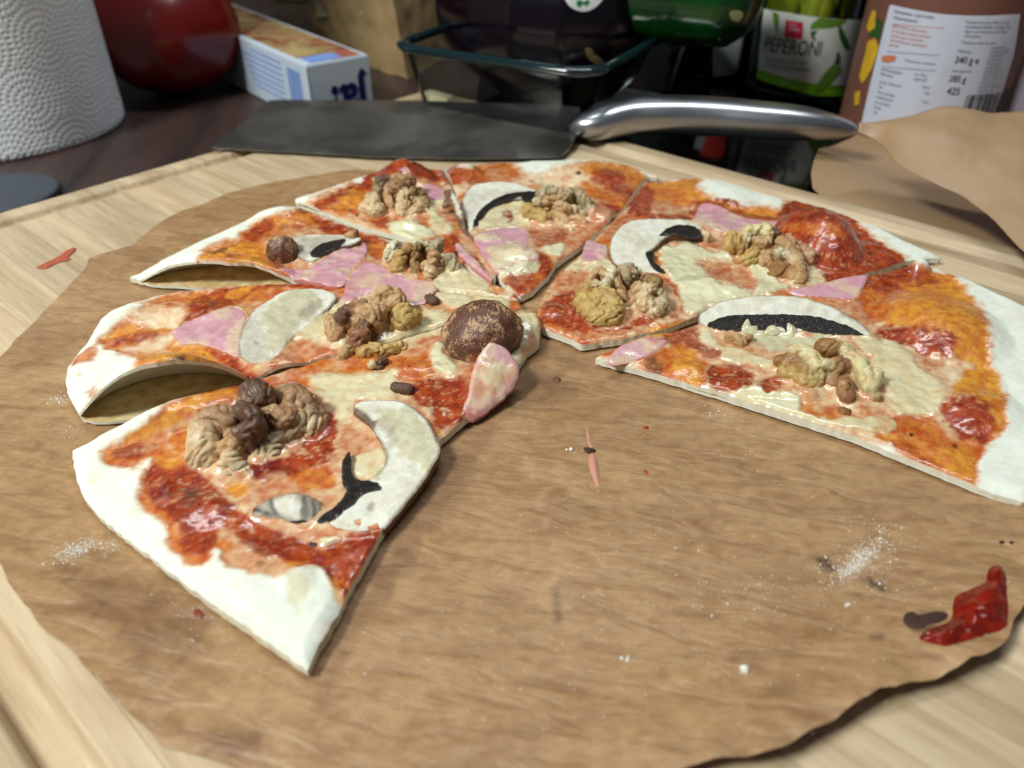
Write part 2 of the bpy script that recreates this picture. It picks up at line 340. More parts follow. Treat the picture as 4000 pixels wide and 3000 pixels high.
# ---- F
pp('sauce', 'Y1', "740,370 830,230 900,195 940,260 900,330 930,400 1180,370 1200,310 1400,300 1560,370 1740,430 1560,435 1380,380 1240,340 1200,430 1000,425 830,415", 9)
pp('yellow', 'Y1', "900,195 1060,178 1195,165 1190,230 1240,270 1330,320 1500,350 1740,380 1720,415 1500,385 1350,335 1200,300 1100,330 1000,290 930,240", 8)
pp('orange', 'Y1', "930,250 1050,230 1160,300 1100,350 960,330", 12); pp('pink', 'Y1', "920,330 1020,310 1060,350 1000,390 930,370", 10)
pp('pink', 'Y1', "600,490 700,430 800,410 720,500 620,560", 12, .8)
pp('cheese', 'Y1', "330,770 400,700 520,680 640,700 660,770 560,800 400,770", 10); pp('pink', 'Y1', "280,840 330,780 500,770 460,880 300,930", 12)
pp('sauce', 'Y1', "170,1060 200,980 280,920 400,890 450,1000 560,1130 700,1150 800,1080 1020,1060 1100,1030 1050,900 960,840 900,830 880,790 1010,820 1090,910 1110,1030 950,1090 700,1160 500,1180 300,1130 200,1100", 9)
pp('pink', 'Y1', "200,1110 430,1165 700,1170 850,1130 700,1190 430,1235 200,1160", 10, .9)
pp('white', 'Y1', "960,650 1100,600 1180,600 1380,640 1500,780 1600,720 1720,840 1780,880 1500,940 1250,1015 1130,1030 1080,900 1000,790", 10)
pp('pink', 'Y1', "1190,710 1300,700 1480,740 1600,830 1560,900 1440,860 1300,830 1230,760", 12); pp('pink', 'Y1', "1200,585 1380,585 1400,640 1280,645", 8)
pp('sauce', 'Y1', "1260,760 1360,750 1380,800 1300,800", 12, .5)
pp('sauce', 'Y2', "150,210 220,130 350,85 450,110 530,170 590,245 670,312 800,392 840,440 800,520 700,570 620,530 600,480 420,520 370,490 350,390 280,340 190,280", 6)
pp('orange', 'Y2', "200,225 350,225 480,245 500,285 350,275 230,260", 9, .75); pp('dark', 'Y2', "440,340 490,330 500,350 450,365", 6, .9); pp('dark', 'Y2', "330,190 380,180 370,215 335,215", 8, .7)
pp('cheese', 'Y2', "300,430 400,480 380,540 240,540 240,470", 10)
# ---- G
pp('yellow', 'Y2', "720,720 760,590 850,510 960,470 1060,510 1160,640 1210,720 1225,860 1215,960 1080,900 980,780 850,740", 12)
pp('sauce', 'Y2', "800,470 860,440 930,480 1000,520 900,530 800,560 720,600 700,560", 10, .85)
pp('orange', 'Y2', "560,600 740,560 850,520 760,600 720,700 600,700", 14)
pp('sauce', 'Y2', "680,750 830,740 960,750 1050,770 1050,840 1010,920 900,900 860,850 700,830", 12)
pp('pink', 'Y2', "380,600 560,600 640,720 620,800 500,740", 14)
pp('cheese', 'Y2', "540,810 700,800 850,870 900,960 1000,1020 1000,1130 900,1190 780,1180 700,1050 640,900", 14)
pp('cream', 'Y2', "850,900 1000,900 1150,930 1160,980 1080,1040 980,1000", 14); pp('pink', 'Y2', "880,880 1000,900 980,960 900,940", 12, .8)
pp('yellow', 'Y2', "1100,960 1240,950 1300,1100 1290,1250 1220,1180 1150,1080 1050,1080", 12)
pp('sauce', 'Y2', "1000,1100 1150,1080 1240,1130 1250,1260 1160,1340 1050,1270 990,1180", 14)
pp('orange', 'Y2', "650,1240 800,1180 950,1210 1040,1290 1180,1330 1150,1510 1000,1470 850,1390 720,1320", 12)
pp('yellow', 'Y2', "960,1360 1140,1340 1130,1500 1000,1460", 12); pp('yellow', 'Y2', "670,1220 760,1290 720,1320", 10)
pp('sauce', 'Y2', "880,1400 940,1390 940,1440 890,1440", 10, .7)
pp('pink', 'Y1', "1200,1170 1400,1230 1500,1150 1750,1180 1850,1300 1700,1330 1500,1330 1300,1330", 12)
pp('cheese', 'Y1', "1180,1160 1260,1160 1330,1240 1480,1280 1700,1380 1560,1380 1350,1330 1230,1270", 10)
pp('gcream', 'Y1', "1500,1150 1750,1160 1900,1200 1991,1180 2100,1200 1991,1300 1800,1300 1600,1260", 12)
pp('cheese', 'Y2', "-180,940 100,1050 250,1150 460,1200 600,1190 740,1210 740,1265 600,1260 300,1210 0,1130 -180,1060", 9)
pp('white', 'Y2', "40,1050 250,1080 280,1160 100,1130", 8); pp('cream', 'Y2', "-200,1080 300,1215 640,1275 640,1290 300,1235 -200,1110", 6)
pp('sauce', 'Y1', "950,1150 1100,1080 1200,1150 1250,1250 1350,1300 1300,1340 1100,1260 1000,1240", 12, .85)
pp('orange', 'Y1', "900,1350 1000,1270 1150,1260 1270,1350 1260,1450 1180,1560 1050,1540 940,1450", 12); pp('yellow', 'Y1', "1060,1290 1200,1300 1250,1400 1150,1520 1080,1450", 12)
pp('sauce', 'Y1', "1270,1390 1400,1370 1540,1420 1560,1500 1400,1550 1270,1500", 12); pp('sauce', 'Y1', "1610,1480 1720,1460 1750,1530 1640,1560", 8)
pp('cream', 'Y1', "640,1380 750,1340 900,1430 1100,1550 1300,1600 1200,1610 900,1510 650,1400", 8)
pp('yellow', 'Y1', "880,1140 1100,1090 1150,1110 960,1190", 8); pp('char', 'Y1', "870,1350 960,1340 975,1420 890,1430", 9, .7)
pp('dent', 'Y3', "1200,1070 1240,1055 1290,1080 1285,1190 1240,1260 1190,1230 1180,1120", 16, .7)
pp('dent', 'Y3', "190,590 230,580 240,620 200,650", 8, .6); pp('dent', 'Y3', "1400,1150 1450,1200 1450,1260 1420,1220", 8, .4)

def tones(t, k):
    a, b, wet, h = TYPES[t]; a = srgb(a); b = srgb(b)
    return a[None] * (1 - k[:, None]) + b[None] * k[:, None], wet, h
def paint(V, base='crust', pats=PAT, hmul=1., mott=True, SX=None):
    """colour map (world-fixed attribute) + thickness in m"""
    px, py, zc = proj(V)
    P2 = V[:, :2]
    wx = px + 9 * fbm(P2 * 260, 3) * 2 + 2.5 * noise(P2 * 1100); wy = py + 7 * fbm(P2 * 260 + 9.1, 3) * 2 + 2 * noise(P2 * 1100 + 3.3)
    Q = np.stack([wx, wy], -1)
    k1 = sstep(-.35, .35, fbm(P2 * 330 + 4.4, 4)); k2 = fbm(P2 * 190 + 31, 4); k3 = fbm(P2 * 700 + 77, 3); k4 = fbm(P2 * 520 + 13, 3)
    c, wet0, h0 = tones(base, k1); c = c.copy(); wet = np.full(len(V), float(wet0)); H = np.full(len(V), h0 * 1e-3)
    inside = np.zeros(len(V)); chz = np.zeros(len(V))
    for t, poly, soft, al, off in pats:
        lo = poly.min(0) - soft * 2 - abs(off) - 4; hi = poly.max(0) + soft * 2 + abs(off) + 4
        m = np.nonzero((Q[:, 0] > lo[0]) & (Q[:, 0] < hi[0]) & (Q[:, 1] > lo[1]) & (Q[:, 1] < hi[1]))[0]
        if len(m) == 0: continue
        sd, _ = sdpoly(Q[m], catmull(poly, 3) if len(poly) > 3 else poly)
        # ragged, speckled borders and thin spots inside
        rg = .9 * soft * (k3[m] * .9 + k2[m] * 2.2)
        a = sstep(-soft, soft, sd + off + rg) * al
        if t in ('cheese', 'pink', 'cream', 'gcream', 'sauce', 'dark'):
            a = a * (1 - (.6 if t != 'cheese' else .4) * sstep(.10, .34, k2[m] if t != 'sauce' else -k4[m]))
        cc, wt, hh = tones(t, k1[m])
        c[m] = c[m] * (1 - a[:, None]) + cc * a[:, None]; wet[m] = wet[m] * (1 - a) + wt * a; H[m] = H[m] * (1 - a) + hh * 1e-3 * a
        chz[m] = np.maximum(chz[m] * (1 - a), a * (1. if t in ('cheese', 'white', 'gcream', 'cream', 'dent') else .35 if t in ('mix', 'pink') else 0))
        if t == 'orange' and al == 1.: inside[m] = np.maximum(inside[m], a)
    spk = inside * (1 - chz)
    if mott:   # baked speckles of sauce and oil inside the topped area, faint browning on the bare dough
        s = sstep(.16, .34, k3) * spk * .4; cs = srgb((168, 44, 18)); c = c * (1 - s[:, None]) + cs * s[:, None]
        s = sstep(.22, .4, k4) * spk * .22; cs = srgb((224, 186, 130)); c = c * (1 - s[:, None]) + cs * s[:, None]
        s = sstep(.38, .5, fbm(P2 * 900 + 5, 2)) * spk * .4; cs = srgb((90, 30, 14)); c = c * (1 - s[:, None]) + cs * s[:, None]
        s = sstep(.30, .5, fbm(P2 * 60 + 2, 3)) * (1 - inside) * .16; cs = srgb((222, 200, 158)); c = c * (1 - s[:, None]) + cs * s[:, None]
    return np.column_stack([c, wet]), H, inside

# ------------------------------------------------------------------ bumps of the baked dough, per slice: px,py (ground) , rx, ry mm, angle deg, h mm, power
def G0(x, y): return unp(x, y, 0.002)[:2]
BUMPS = dict(
    A=[('Y3', 640, 320, 26, 8, 35, 4.5), ('Y3', 700, 800, 12, 9, 0, 2.2), ('Y3', 1230, 1130, 5, 8, 10, 1.2), ('Y4', 1350, 250, 12, 10, 0, 3), ('Y4', 800, 470, 9, 5, 0, 2), ('Y4', 1150, 560, 9, 9, 0, 2.5), ('Y3', 1050, 1200, 30, 12, -35, 1.5)],
    B=[('Z4', 790, 1530, 27, 21, 6, 17.5), ('Z4', 400, 950, 26, 12, 20, 3.5), ('Z4', 950, 900, 15, 10, 0, 2.5), ('Z4', 1500, 1270, 12, 7, 0, 2)],
    C=[('Z4', 1080, 690, 30, 16, 2, 10.5), ('Z4', 1500, 280, 16, 12, 0, 3.)],
    D=[('Z5', 840, 290, 16, 17, 0, 8.5), ('Z5', 350, 440, 20, 10, 15, 2), ('Z5', 880, 620, 9, 6, 0, 2)],
    E=[('Y1', 500, 160, 26, 20, 0, 3.5), ('Z5', 1250, 260, 10, 13, 0, 3.5), ('Y1', 60, 700, 12, 9, 0, 2.5), ('Y1', 560, 440, 10, 8, 0, 3)],
    F=[('Y2', 370, 330, 17, 26, 0, 12.), ('Y1', 1300, 300, 22, 22, 0, 3), ('Y1', 1350, 900, 20, 9, 0, 2.), ('Y1', 250, 1060, 9, 7, 0, 1.5)],
    G=[('Y2', 980, 760, 22, 26, 0, 6), ('Y2', 1150, 1180, 15, 14, 0, 3), ('Y1', 1130, 1440, 8, 6, 0, 2.), ('Y2', 60, 1080, 22, 5, -12, 1.6), ('Y2', 870, 480, 5, 5, 0, 4)])
def bumpf(sl, P):
    z = 0
    for F, x, y, rx, ry, an, h in BUMPS[sl]:
        s = PT(F, f"{x},{y}")[0]; c0 = G0(*s); q = P[:, :2] - c0; a = rad(an)
        u = (q[:, 0] * math.cos(a) + q[:, 1] * math.sin(a)) / (rx * 1e-3); v = (-q[:, 0] * math.sin(a) + q[:, 1] * math.cos(a)) / (ry * 1e-3)
        r2 = u * u + v * v
        z = z + h * 1e-3 * np.where(r2 < 1, (1 - np.minimum(r2, 1)) ** 1.4 if h < 9 else (1 - np.minimum(r2, 1)) ** 1.05, 0)
    return z
Z_BOT, T_LOW, T_UP = .0012, .0012, .0018
def surf(sl, P):
    P = np.atleast_2d(P)
    return Z_BOT + T_LOW + T_UP + bumpf(sl, P) + .0003 * noise(P[:, :2] * 130)
SL = {}
def ground(F, s):
    out = []
    for v in PT(F, s):
        out.append(unp(v[0], v[1], v[2] * 1e-3 if len(v) > 2 else .0012)[:2])
    return np.array(out)
SLP = dict(
    A=ground('D', "155,975,3.5 165,1030,3 182,1080 215,1122 260,1162 300,1192 400,1272 500,1347 600,1415 668,1462 700,1400 737,1335 752,1300 790,1230 835,1150 900,1040 950,968 1010,915 1060,872 1118,805 1140,775 1163,755 1168,725 1158,695 1130,682 1080,700 960,722 840,760 700,792 600,822 500,856 400,898 300,933 220,958"),
    B=ground('D', "180,912 205,918 237,918 300,912 377,905 450,883 510,850 600,818 700,788 840,756 960,718 1080,696 1128,678 1120,665 1080,660 960,648 860,640 700,630 620,627 500,632 385,633,3 330,640,4 300,650,4 230,700,4 175,750,4 145,790,4 143,830,3 155,870"),
    C=ground('D', "284,610 330,622 377,624 427,628 510,629 560,622 612,622 700,627 860,636 960,644 1080,656 1120,661 1112,645 1050,625 980,580 900,548 750,497 700,476 660,462,3 640,456,3 600,457,4 560,465,4 520,480,4 430,520,4 350,560,4 300,596,3"),
    D=ground('D', "637,432,3 640,447 700,469 790,502 870,524 960,562 1040,610 1068,622 1072,608 1050,575 1013,520 992,460 974,410 958,368,3 930,366,4 870,368,4 800,374,4 720,402,4"),
    E=ground('D', "962,366,4 1050,355,4 1150,347,4 1240,344,4 1340,354,4 1400,370,4 1424,384,3 1400,392 1385,402 1345,462 1300,507 1250,547 1200,582 1185,607 1150,642 1125,654 1100,645 1078,612 1056,578 1018,518 997,460 978,408"),
    F=ground('D', "1428,392,4 1470,384,4 1510,385,4 1600,405,4 1700,430,4 1780,450,4 1900,492,4 2000,540,4 2032,560,3 2020,568 1960,574 1880,600 1720,648 1520,690 1440,722 1340,747 1255,759 1235,747 1170,723 1160,700 1170,660 1200,612 1260,557 1298,515 1346,466 1392,404"),
    G=ground('D', "1285,787 1330,800 1380,812 1480,842 1570,870 1700,912 1840,957 2000,1022 2120,1072 2200,1099 2270,1085 2370,980 2390,850 2330,740 2220,662,4 2100,606,4 2030,579,4 1990,574,3 1900,602 1740,652 1560,707 1480,727 1400,737 1340,762"))
SINFO = dict(
    A=('pizza_slice', 'front left pizza slice with the large dark walnut and broad bare white crust corner'),
    B=('pizza_slice', 'left pizza slice with the tallest burst bubble gaping open in its crust'),
    C=('pizza_slice', 'upper left pizza slice with a mushroom on ham and a low open bubble'),
    D=('pizza_slice', 'small back left pizza slice with a red sauce bump behind its walnut, nearest the blade'),
    E=('pizza_slice', 'back pizza slice below the knife blade with a curved black gilled mushroom beside a walnut'),
    F=('pizza_slice', 'back right pizza slice with the big red sauce bubble and a white C shaped mushroom'),
    G=('pizza_slice', 'front right pizza slice with orange yellow cheese and the long black gilled mushroom'))
for k in "ABCDEFG":
    c0 = SLP[k].mean(0); SL[k] = empty('pizza_slice', (c0[0], c0[1], Z_BOT), SINFO[k][1], 'pizza slice', 'slices of the cut pizza')
EMB_B = {k: [] for k in SLP}; EMB_P = {k: [] for k in SLP}
def embed(k, P):
    h = np.zeros(len(P))
    if EMB_B[k]:
        B = np.array(EMB_B[k]); d = np.full(len(P), 1.)
        for b in B: d = np.minimum(d, np.hypot(P[:, 0] - b[0], P[:, 1] - b[1]) - b[3] * .85)
        h = np.maximum(h, .0016 * np.exp(-np.maximum(d, 0) / .0012))
    for q in EMB_P[k]:
        lo, hi = q.min(0) - .004, q.max(0) + .004; m = np.nonzero((P > lo).all(1) & (P < hi).all(1))[0]
        if len(m): d, _ = sdpoly(P[m], q[::4]); h[m] = np.maximum(h[m], .0010 * np.exp(-np.where(d > 0, d / .00035, -d / .0012)))
    return h

# ------------------------------------------------------------------ walnuts: lobed kernels grown from tapering strings of balls, remeshed into one skin
def ico(sub=2):
    bm = bmesh.new(); bmesh.ops.create_icosphere(bm, subdivisions=sub, radius=1)
    v = np.array([x.co[:] for x in bm.verts]); f = np.array([[q.index for q in p.verts] for p in bm.faces]); bm.free(); return v, f
IV, IF = ico(2)
def balls_of(F, worms, spacing=.22):
    out = []; k = fsc(F)
    for col, r, s in worms:
        pts = PT(F, s); W = []
        for v in pts:
            z = v[2] * 1e-3; p = unp(v[0], v[1], z); _, _, zc = proj(p); W.append(np.append(p, 1.4 * r * k / FPX * zc))
        W = np.array(W)
        for i in range(len(W)):
            if i + 1 < len(W):
                n = max(1, int(np.linalg.norm(W[i + 1, :3] - W[i, :3]) / (spacing * W[i, 3])))
                for j in range(n): out.append((W[i] + (W[i + 1] - W[i]) * j / n, col))
            else: out.append((W[i], col))
    ext = []
    for q, col in out:
        z = q[2] - q[3] * .7
        while z > .0045: w2 = q.copy(); w2[2] = z; w2[3] *= .84; ext.append((w2, col)); z -= q[3] * .6
    return out + ext
def blobmesh(name, balls, voxel, mat, wrinkle=.00035, smooth_it=3, cols=None, wf=180., overp=None, hi=None):
    rr = np.ones(len(balls))
    V = np.concatenate([b[0][:3] + IV * b[0][3] * q for (b, q) in zip(balls, rr)]); F = np.concatenate([IF + i * len(IV) for i in range(len(balls))])
    o = mesh_obj('tmp_balls', V, F)
    m = o.modifiers.new('r', 'REMESH'); m.mode = 'VOXEL'; m.voxel_size = voxel; m.adaptivity = 0
    m = o.modifiers.new('s', 'SMOOTH'); m.factor = .6; m.iterations = smooth_it
    dg = bpy.context.evaluated_depsgraph_get(); me = bpy.data.meshes.new_from_object(o.evaluated_get(dg))
    n = len(me.vertices); co = np.empty(n * 3, np.float32); me.vertices.foreach_get('co', co); co = co.reshape(-1, 3).astype(float)
    no = np.empty(n * 3, np.float32); me.vertex_normals.foreach_get('vector', no); no = no.reshape(-1, 3)
    q = co * wf
    warp = np.stack([noise(q * .6 + 5), noise(q * .6 + 25), noise(q * .6 + 45)], -1) * 1.1
    n1_ = noise(q + warp); crease = np.exp(-(n1_ / .13) ** 2); n2_ = noise(q * 2.1 + warp * .7 + 9); crease2 = np.exp(-(n2_ / .16) ** 2)
    d = wrinkle * (.45 - crease) + wrinkle * .42 * (.4 - crease2) + .00008 * noise(co * 1700); ridge = crease
    co2 = co + no * d[:, None]
    B = np.array([b[0] for b in balls]); wsum = np.zeros(n); c = np.zeros((n, 3))
    CC = np.array([srgb(cols[b[1]]) for b in balls])
    for i in range(len(B)):
        dd = np.linalg.norm(co - B[i, :3], axis=1) / B[i, 3]; wt = 1 / (dd ** 5 + 5e-3); wsum += wt; c += wt[:, None] * CC[i]
    c /= wsum[:, None]
    kk = fbm(co * 260, 4); s = sstep(-.1, .3, kk)[:, None] * .5; c = c * (1 - s) + c * srgb((205, 160, 110)) * s * 1.2     # skin patches
    s = sstep(.6, 1., ridge)[:, None] * .3; c = c * (1 - s) + c * .55 * s                                                 # shade of the folds painted in: colour darkened along the creases
    s = sstep(.2, .45, fbm(co * 300 + 9, 3))[:, None] * .4; c = c * (1 - s) + np.minimum(c * 1.3, .7) * s
    wet = sstep(-.3, .3, fbm(co * 200 + 3, 2)) * .9
    colr = np.column_stack([c, wet])
    f = np.array([p.vertices[:] for p in me.polygons if len(p.vertices) == 4]); 
    bpy.data.objects.remove(o); bpy.data.meshes.remove(me)
    return mesh_obj(name, co2, f, mat, None, colr)
WC = dict(pale=(208, 184, 144), tan=(188, 152, 106), amber=(142, 98, 44), brown=(160, 122, 86), dark=(90, 64, 48), red=(140, 92, 62), white=(208, 202, 170), grey=(172, 158, 124), yel=(186, 156, 92), cream=(216, 206, 158), olive=(140, 112, 66), pink=(182, 134, 98))
WAL = []
WAL.append(('A', 'A8', 'large walnut half with charred dark brown ridges', [
    ('pale', 165, "370,900,9 350,1080,7 340,1230,6"), ('brown', 118, "450,680,12 620,640,13 700,720,12"), ('pale', 100, "600,810,9 560,980,6"),
    ('dark', 92, "880,560,14 1050,620,15 1120,720,14 1000,850,12 880,890,11"), ('tan', 108, "800,960,9 780,1080,8"), ('tan', 80, "650,1120,7"),
    ('pale', 98, "760,1270,6 660,1380,5"), ('grey', 78, "790,1480,4.6 930,1400,5"), ('dark', 150, "1080,320,13 1170,370,13"), ('tan', 100, "980,430,12"), ('tan', 90, "1260,590,10 1340,570,10"),
    ('brown', 105, "1380,370,10 1550,330,10 1700,340,9"), ('brown', 145, "1650,450,10 1800,480,9"), ('brown', 128, "1450,700,10 1580,700,9"),
    ('grey', 82, "1880,600,8 1780,680,8 1650,880,6 1560,930,6"), ('grey', 90, "1400,950,7 1380,1080,5.5"), ('pale', 100, "1940,760,6 1900,850,5"),
    ('grey', 66, "1180,1050,6 1170,1180,5 1150,1260,4.5"), ('white', 62, "1370,1200,4.5"), ('tan', 120, "1350,860,5 1700,680,5 1050,820,5 1000,1100,4"), ('tan', 62, "1960,480,7 2040,650,6 2010,800,5")]))
WAL.append(('B', 'B4', 'walnut half half sunk in melted cheese with dark tips', [
    ('tan', 85, "270,680,8 240,850,7 300,1000,6"), ('pink', 72, "420,930,6 330,1010,6"), ('dark', 105, "460,620,11 520,570,11"), ('brown', 105, "620,500,11 640,620,10 620,760,8"),
    ('brown', 88, "790,420,12"), ('tan', 88, "780,560,11 760,680,10"), ('tan', 128, "950,560,12 1080,560,12"), ('brown', 105, "1030,720,10 1110,640,10"), ('dark', 72, "830,780,11"),
    ('red', 108, "700,960,9 800,960,9 660,1100,7"), ('tan', 78, "560,1220,5.5 430,1350,5"), ('tan', 108, "1080,300,11 1250,210,12 1400,260,11 1450,330,10"), ('pale', 76, "980,330,10 1100,260,12"),
    ('yel', 128, "1560,560,10 1480,650,9 1550,720,8 1700,640,8"), ('tan', 85, "1100,460,10 1400,450,9"), ('olive', 120, "1000,850,5 1300,850,5"),
    ('yel', 86, "830,1290,5 960,1220,6 1100,1230,6 1300,1250,5 1500,1190,4.5"), ('dark', 62, "1180,1440,5 1100,1540,4.6"), ('pale', 62, "1000,1500,5.5")]))
WAL.append(('D', 'D1', 'walnut half standing upright like a butterfly with a brown top', [
    ('pale', 195, "420,1350,6 560,1330,6.5 600,1420,6"), ('pale', 105, "600,1050,9 450,1080,8"), ('grey', 62, "600,580,13 640,720,12 710,830,11"), ('dark', 125, "760,640,13 820,740,12 900,600,13"),
    ('tan', 98, "1130,560,14 1270,540,14 1360,590,13"), ('pale', 58, "1230,430,14 "), ('pale', 60, "1530,520,13"), ('brown', 145, "1150,780,12 1400,650,12 1500,600,12"),
    ('tan', 82, "920,750,12 930,950,10 940,1100,9 1020,1250,7"), ('brown', 45, "1030,1350,6 1040,1500,4.5"), ('dark', 140, "1100,1000,5 900,1200,4"), ('pale', 108, "1400,930,10 1300,1100,9 1310,1300,7 1320,1480,5.5"),
    ('tan', 88, "1430,1200,8 1350,1350,7"), ('olive', 98, "1600,900,11 1750,900,10 1900,1050,8 1950,1250,6 1880,1420,5"), ('pale', 88, "1800,1270,7 1700,1380,6.5 1550,1500,5"), ('pale', 68, "1620,1030,9 1780,1120,8")]))
WAL.append(('C', 'C3', 'pale walnut half with a tall central fin beside pink ham', [
    ('white', 128, "330,560,8 280,680,7 400,430,9"), ('yel', 128, "540,680,9 480,850,7 460,1020,5.5"), ('tan', 78, "720,440,11 850,480,10"), ('white', 58, "860,310,12 950,300,12"),
    ('olive', 78, "980,420,12 960,560,10 900,800,7 950,1000,6 900,1200,4.5"), ('grey', 70, "1100,310,12 1250,370,12 1400,410,12 1520,320,12 1560,270,12"), ('brown', 108, "1200,500,9 1400,520,9"),
    ('pink', 120, "1400,660,10"), ('tan', 60, "1280,800,9 1150,900,8 1400,830,9"), ('pale', 130, "1310,1050,7"), ('olive', 125, "1500,1000,5 1450,1150,4.5"),
    ('grey', 96, "1650,700,9 1850,730,8 1930,870,7 1900,1000,5.5"), ('brown', 78, "1650,950,5"), ('olive', 115, "1100,800,5 750,800,4.5 1600,850,4.5")]))
WAL.append(('E', 'E2', 'pale knobbly walnut half with a round hollow beside the curved mushroom', [
    ('grey', 125, "640,260,11 850,200,11 1030,240,11"), ('white', 98, "520,470,9"), ('yel', 138, "300,650,7 330,800,6 550,800,6 700,900,5.5"), ('tan', 88, "760,430,10 900,400,10 1080,400,10"),
    ('tan', 98, "1050,550,9 1200,600,9"), ('pale', 80, "1300,620,8.6 1480,640,8"), ('brown', 78, "1350,330,10 1380,430,8"), ('grey', 90, "1250,300,12 1350,200,12 1550,190,12 1650,330,11 1750,420,10 1850,550,8 1850,680,7 1680,780,6"),
    ('tan', 88, "800,650,5 1100,750,5 1400,820,4.5 1600,950,4.5"), ('tan', 78, "950,780,6 1150,850,6 1300,980,5 1700,1000,4.5"), ('white', 58, "800,1020,4.5"), ('white', 58, "1130,1000,4.8"), ('cream', 52, "1380,1150,4.4"), ('tan', 80, "1850,850,4.4")]))
WAL.append(('F', 'F5', 'pale walnut half with a pointed middle fin near the slice tip', [
    ('yel', 150, "350,670,8"), ('yel', 165, "330,850,7 420,1000,6.5 600,1200,6 850,1200,6 950,1000,7 800,760,9 660,760,9"), ('yel', 165, "650,980,7"),
    ('tan', 58, "430,400,11 520,280,12 650,200,12 760,280,12"), ('pale', 58, "480,470,10 620,490,10"), ('brown', 74, "630,340,9"), ('white', 64, "770,480,12 850,380,12 920,240,13"),
    ('tan', 66, "960,290,12 1000,450,11 1080,600,9 1130,750,7 1200,900,5"), ('tan', 92, "1000,520,8 1050,700,6"), ('grey', 92, "1150,180,12 1300,180,12 1370,250,11 1200,300,11"),
    ('tan', 95, "1430,500,10 1350,700,7 1370,800,6"), ('pale', 128, "1650,610,10 1560,780,8 1620,950,7 1750,1050,6"), ('olive', 98, "1800,450,9 1640,400,8"), ('grey', 106, "1880,720,8 1920,900,7 1880,1030,6"),
    ('pale', 58, "1680,620,12"), ('brown', 115, "1400,550,5 1700,850,5 1150,850,4.5")]))
WAL.append(('F', 'F6', 'golden walnut half leaning against the red sauce bubble', [
    ('cream', 88, "620,260,12 850,200,13 1000,180,13 1050,270,13"), ('tan', 58, "800,400,11 950,470,11 1080,420,11"), ('dark', 50, "1200,180,12 1250,300,11"), ('yel', 128, "330,400,9 300,560,7.5"), ('yel', 88, "430,600,7"),
    ('white', 58, "620,390,11"), ('yel', 108, "750,700,8 700,820,6.5 600,860,6"), ('tan', 108, "1000,750,7.5 1000,900,6"), ('white', 85, "1280,690,9 1400,700,9"), ('pale', 88, "1550,800,8 1640,900,7.5"),
    ('tan', 118, "1350,500,10 1500,560,10 1580,660,9"), ('brown', 38, "1350,380,12 1500,470,12 1620,620,11 1730,760,10 1800,950,8 1830,1200,5"), ('amber', 118, "1250,1000,6 1200,1130,5 1400,1050,6.5"), ('tan', 112, "1500,1150,5.5"),
    ('tan', 135, "1650,1230,5.5 1680,1050,6.5"), ('pink', 88, "1500,400,10 1700,550,9 1850,700,8 1950,720,7.5 1900,850,6"), ('white', 58, "1960,700,8.6"), ('amber', 125, "900,600,6 1300,850,5 1650,750,5")]))
WAL.append(('G', 'G7', 'amber walnut half glazed with melted cheese and oil', [
    ('amber', 105, "400,480,7 600,470,8 700,560,8 800,650,8"), ('yel', 98, "430,660,6 600,700,6 780,830,6 950,830,5.5"), ('cream', 102, "600,350,9 780,320,10 900,430,10 960,600,9 980,720,7"), ('cream', 76, "1100,520,10 1170,560,9"), ('tan', 88, "1090,640,7"),
    ('amber', 108, "1100,240,9 1220,250,9.5"), ('cream', 98, "1420,300,9 1500,340,8"), ('red', 115, "1320,560,9 1420,580,8"), ('cream', 108, "1550,450,9 1680,520,9 1750,650,9 1800,780,8 1850,880,7 1950,720,8"),
    ('red', 100, "1450,880,7 1480,1080,5.5"), ('tan', 70, "1430,880,8.6"), ('amber', 128, "1100,750,5 1250,850,4.5 1600,900,4.5"), ('yel', 80, "850,1060,4.5"), ('amber', 88, "1950,1100,4.5"), ('amber', 88, "1430,1330,4.")]))
for k, F, lab, worms in WAL:
    n0 = 0
    bl_ = balls_of(F, worms); EMB_B[k] += [b[0] for b in bl_ if b[0][2] - b[0][3] < .0055][::3]
    o = blobmesh('walnut_half', bl_, .00042, M_walnut, cols=WC, wrinkle=.00085 if k != 'G' else .0005)
    under(o, SL[k]); o['label'] = lab
def crumb(sl, F, worms, lab, name='walnut_crumb'):
    o = blobmesh(name, balls_of(F, worms), .0003, M_walnut, cols=WC, wrinkle=.0003, smooth_it=1); under(o, SL[sl]); o['label'] = lab; return o
crumb('C', 'Z5', [('tan', 22, "450,655,8 480,640,9"), ('dark', 12, "510,620,10")], 'small walnut crumb at the end of the mushroom on ham')
crumb('G', 'Y1', [('tan', 32, "1420,1190,6 1450,1200,6 1480,1225,5"), ('brown', 18, "1540,1190,6")], 'small walnut crumb under the long mushroom')
crumb('F', 'Y1', [('pale', 18, "1245,520,8 1265,530,8"), ('brown', 12, "1235,495,9")], 'small pale crumb at the end of the C shaped mushroom')
crumb('B', 'Y4', [('dark', 26, "700,535,5 760,540,5")], 'small black charred crumb', 'charred_crumb')
crumb('C', 'Z5', [('dark', 28, "1010,1080,5 1040,1100,5")], 'small black charred crumb beside the cheese', 'charred_crumb')

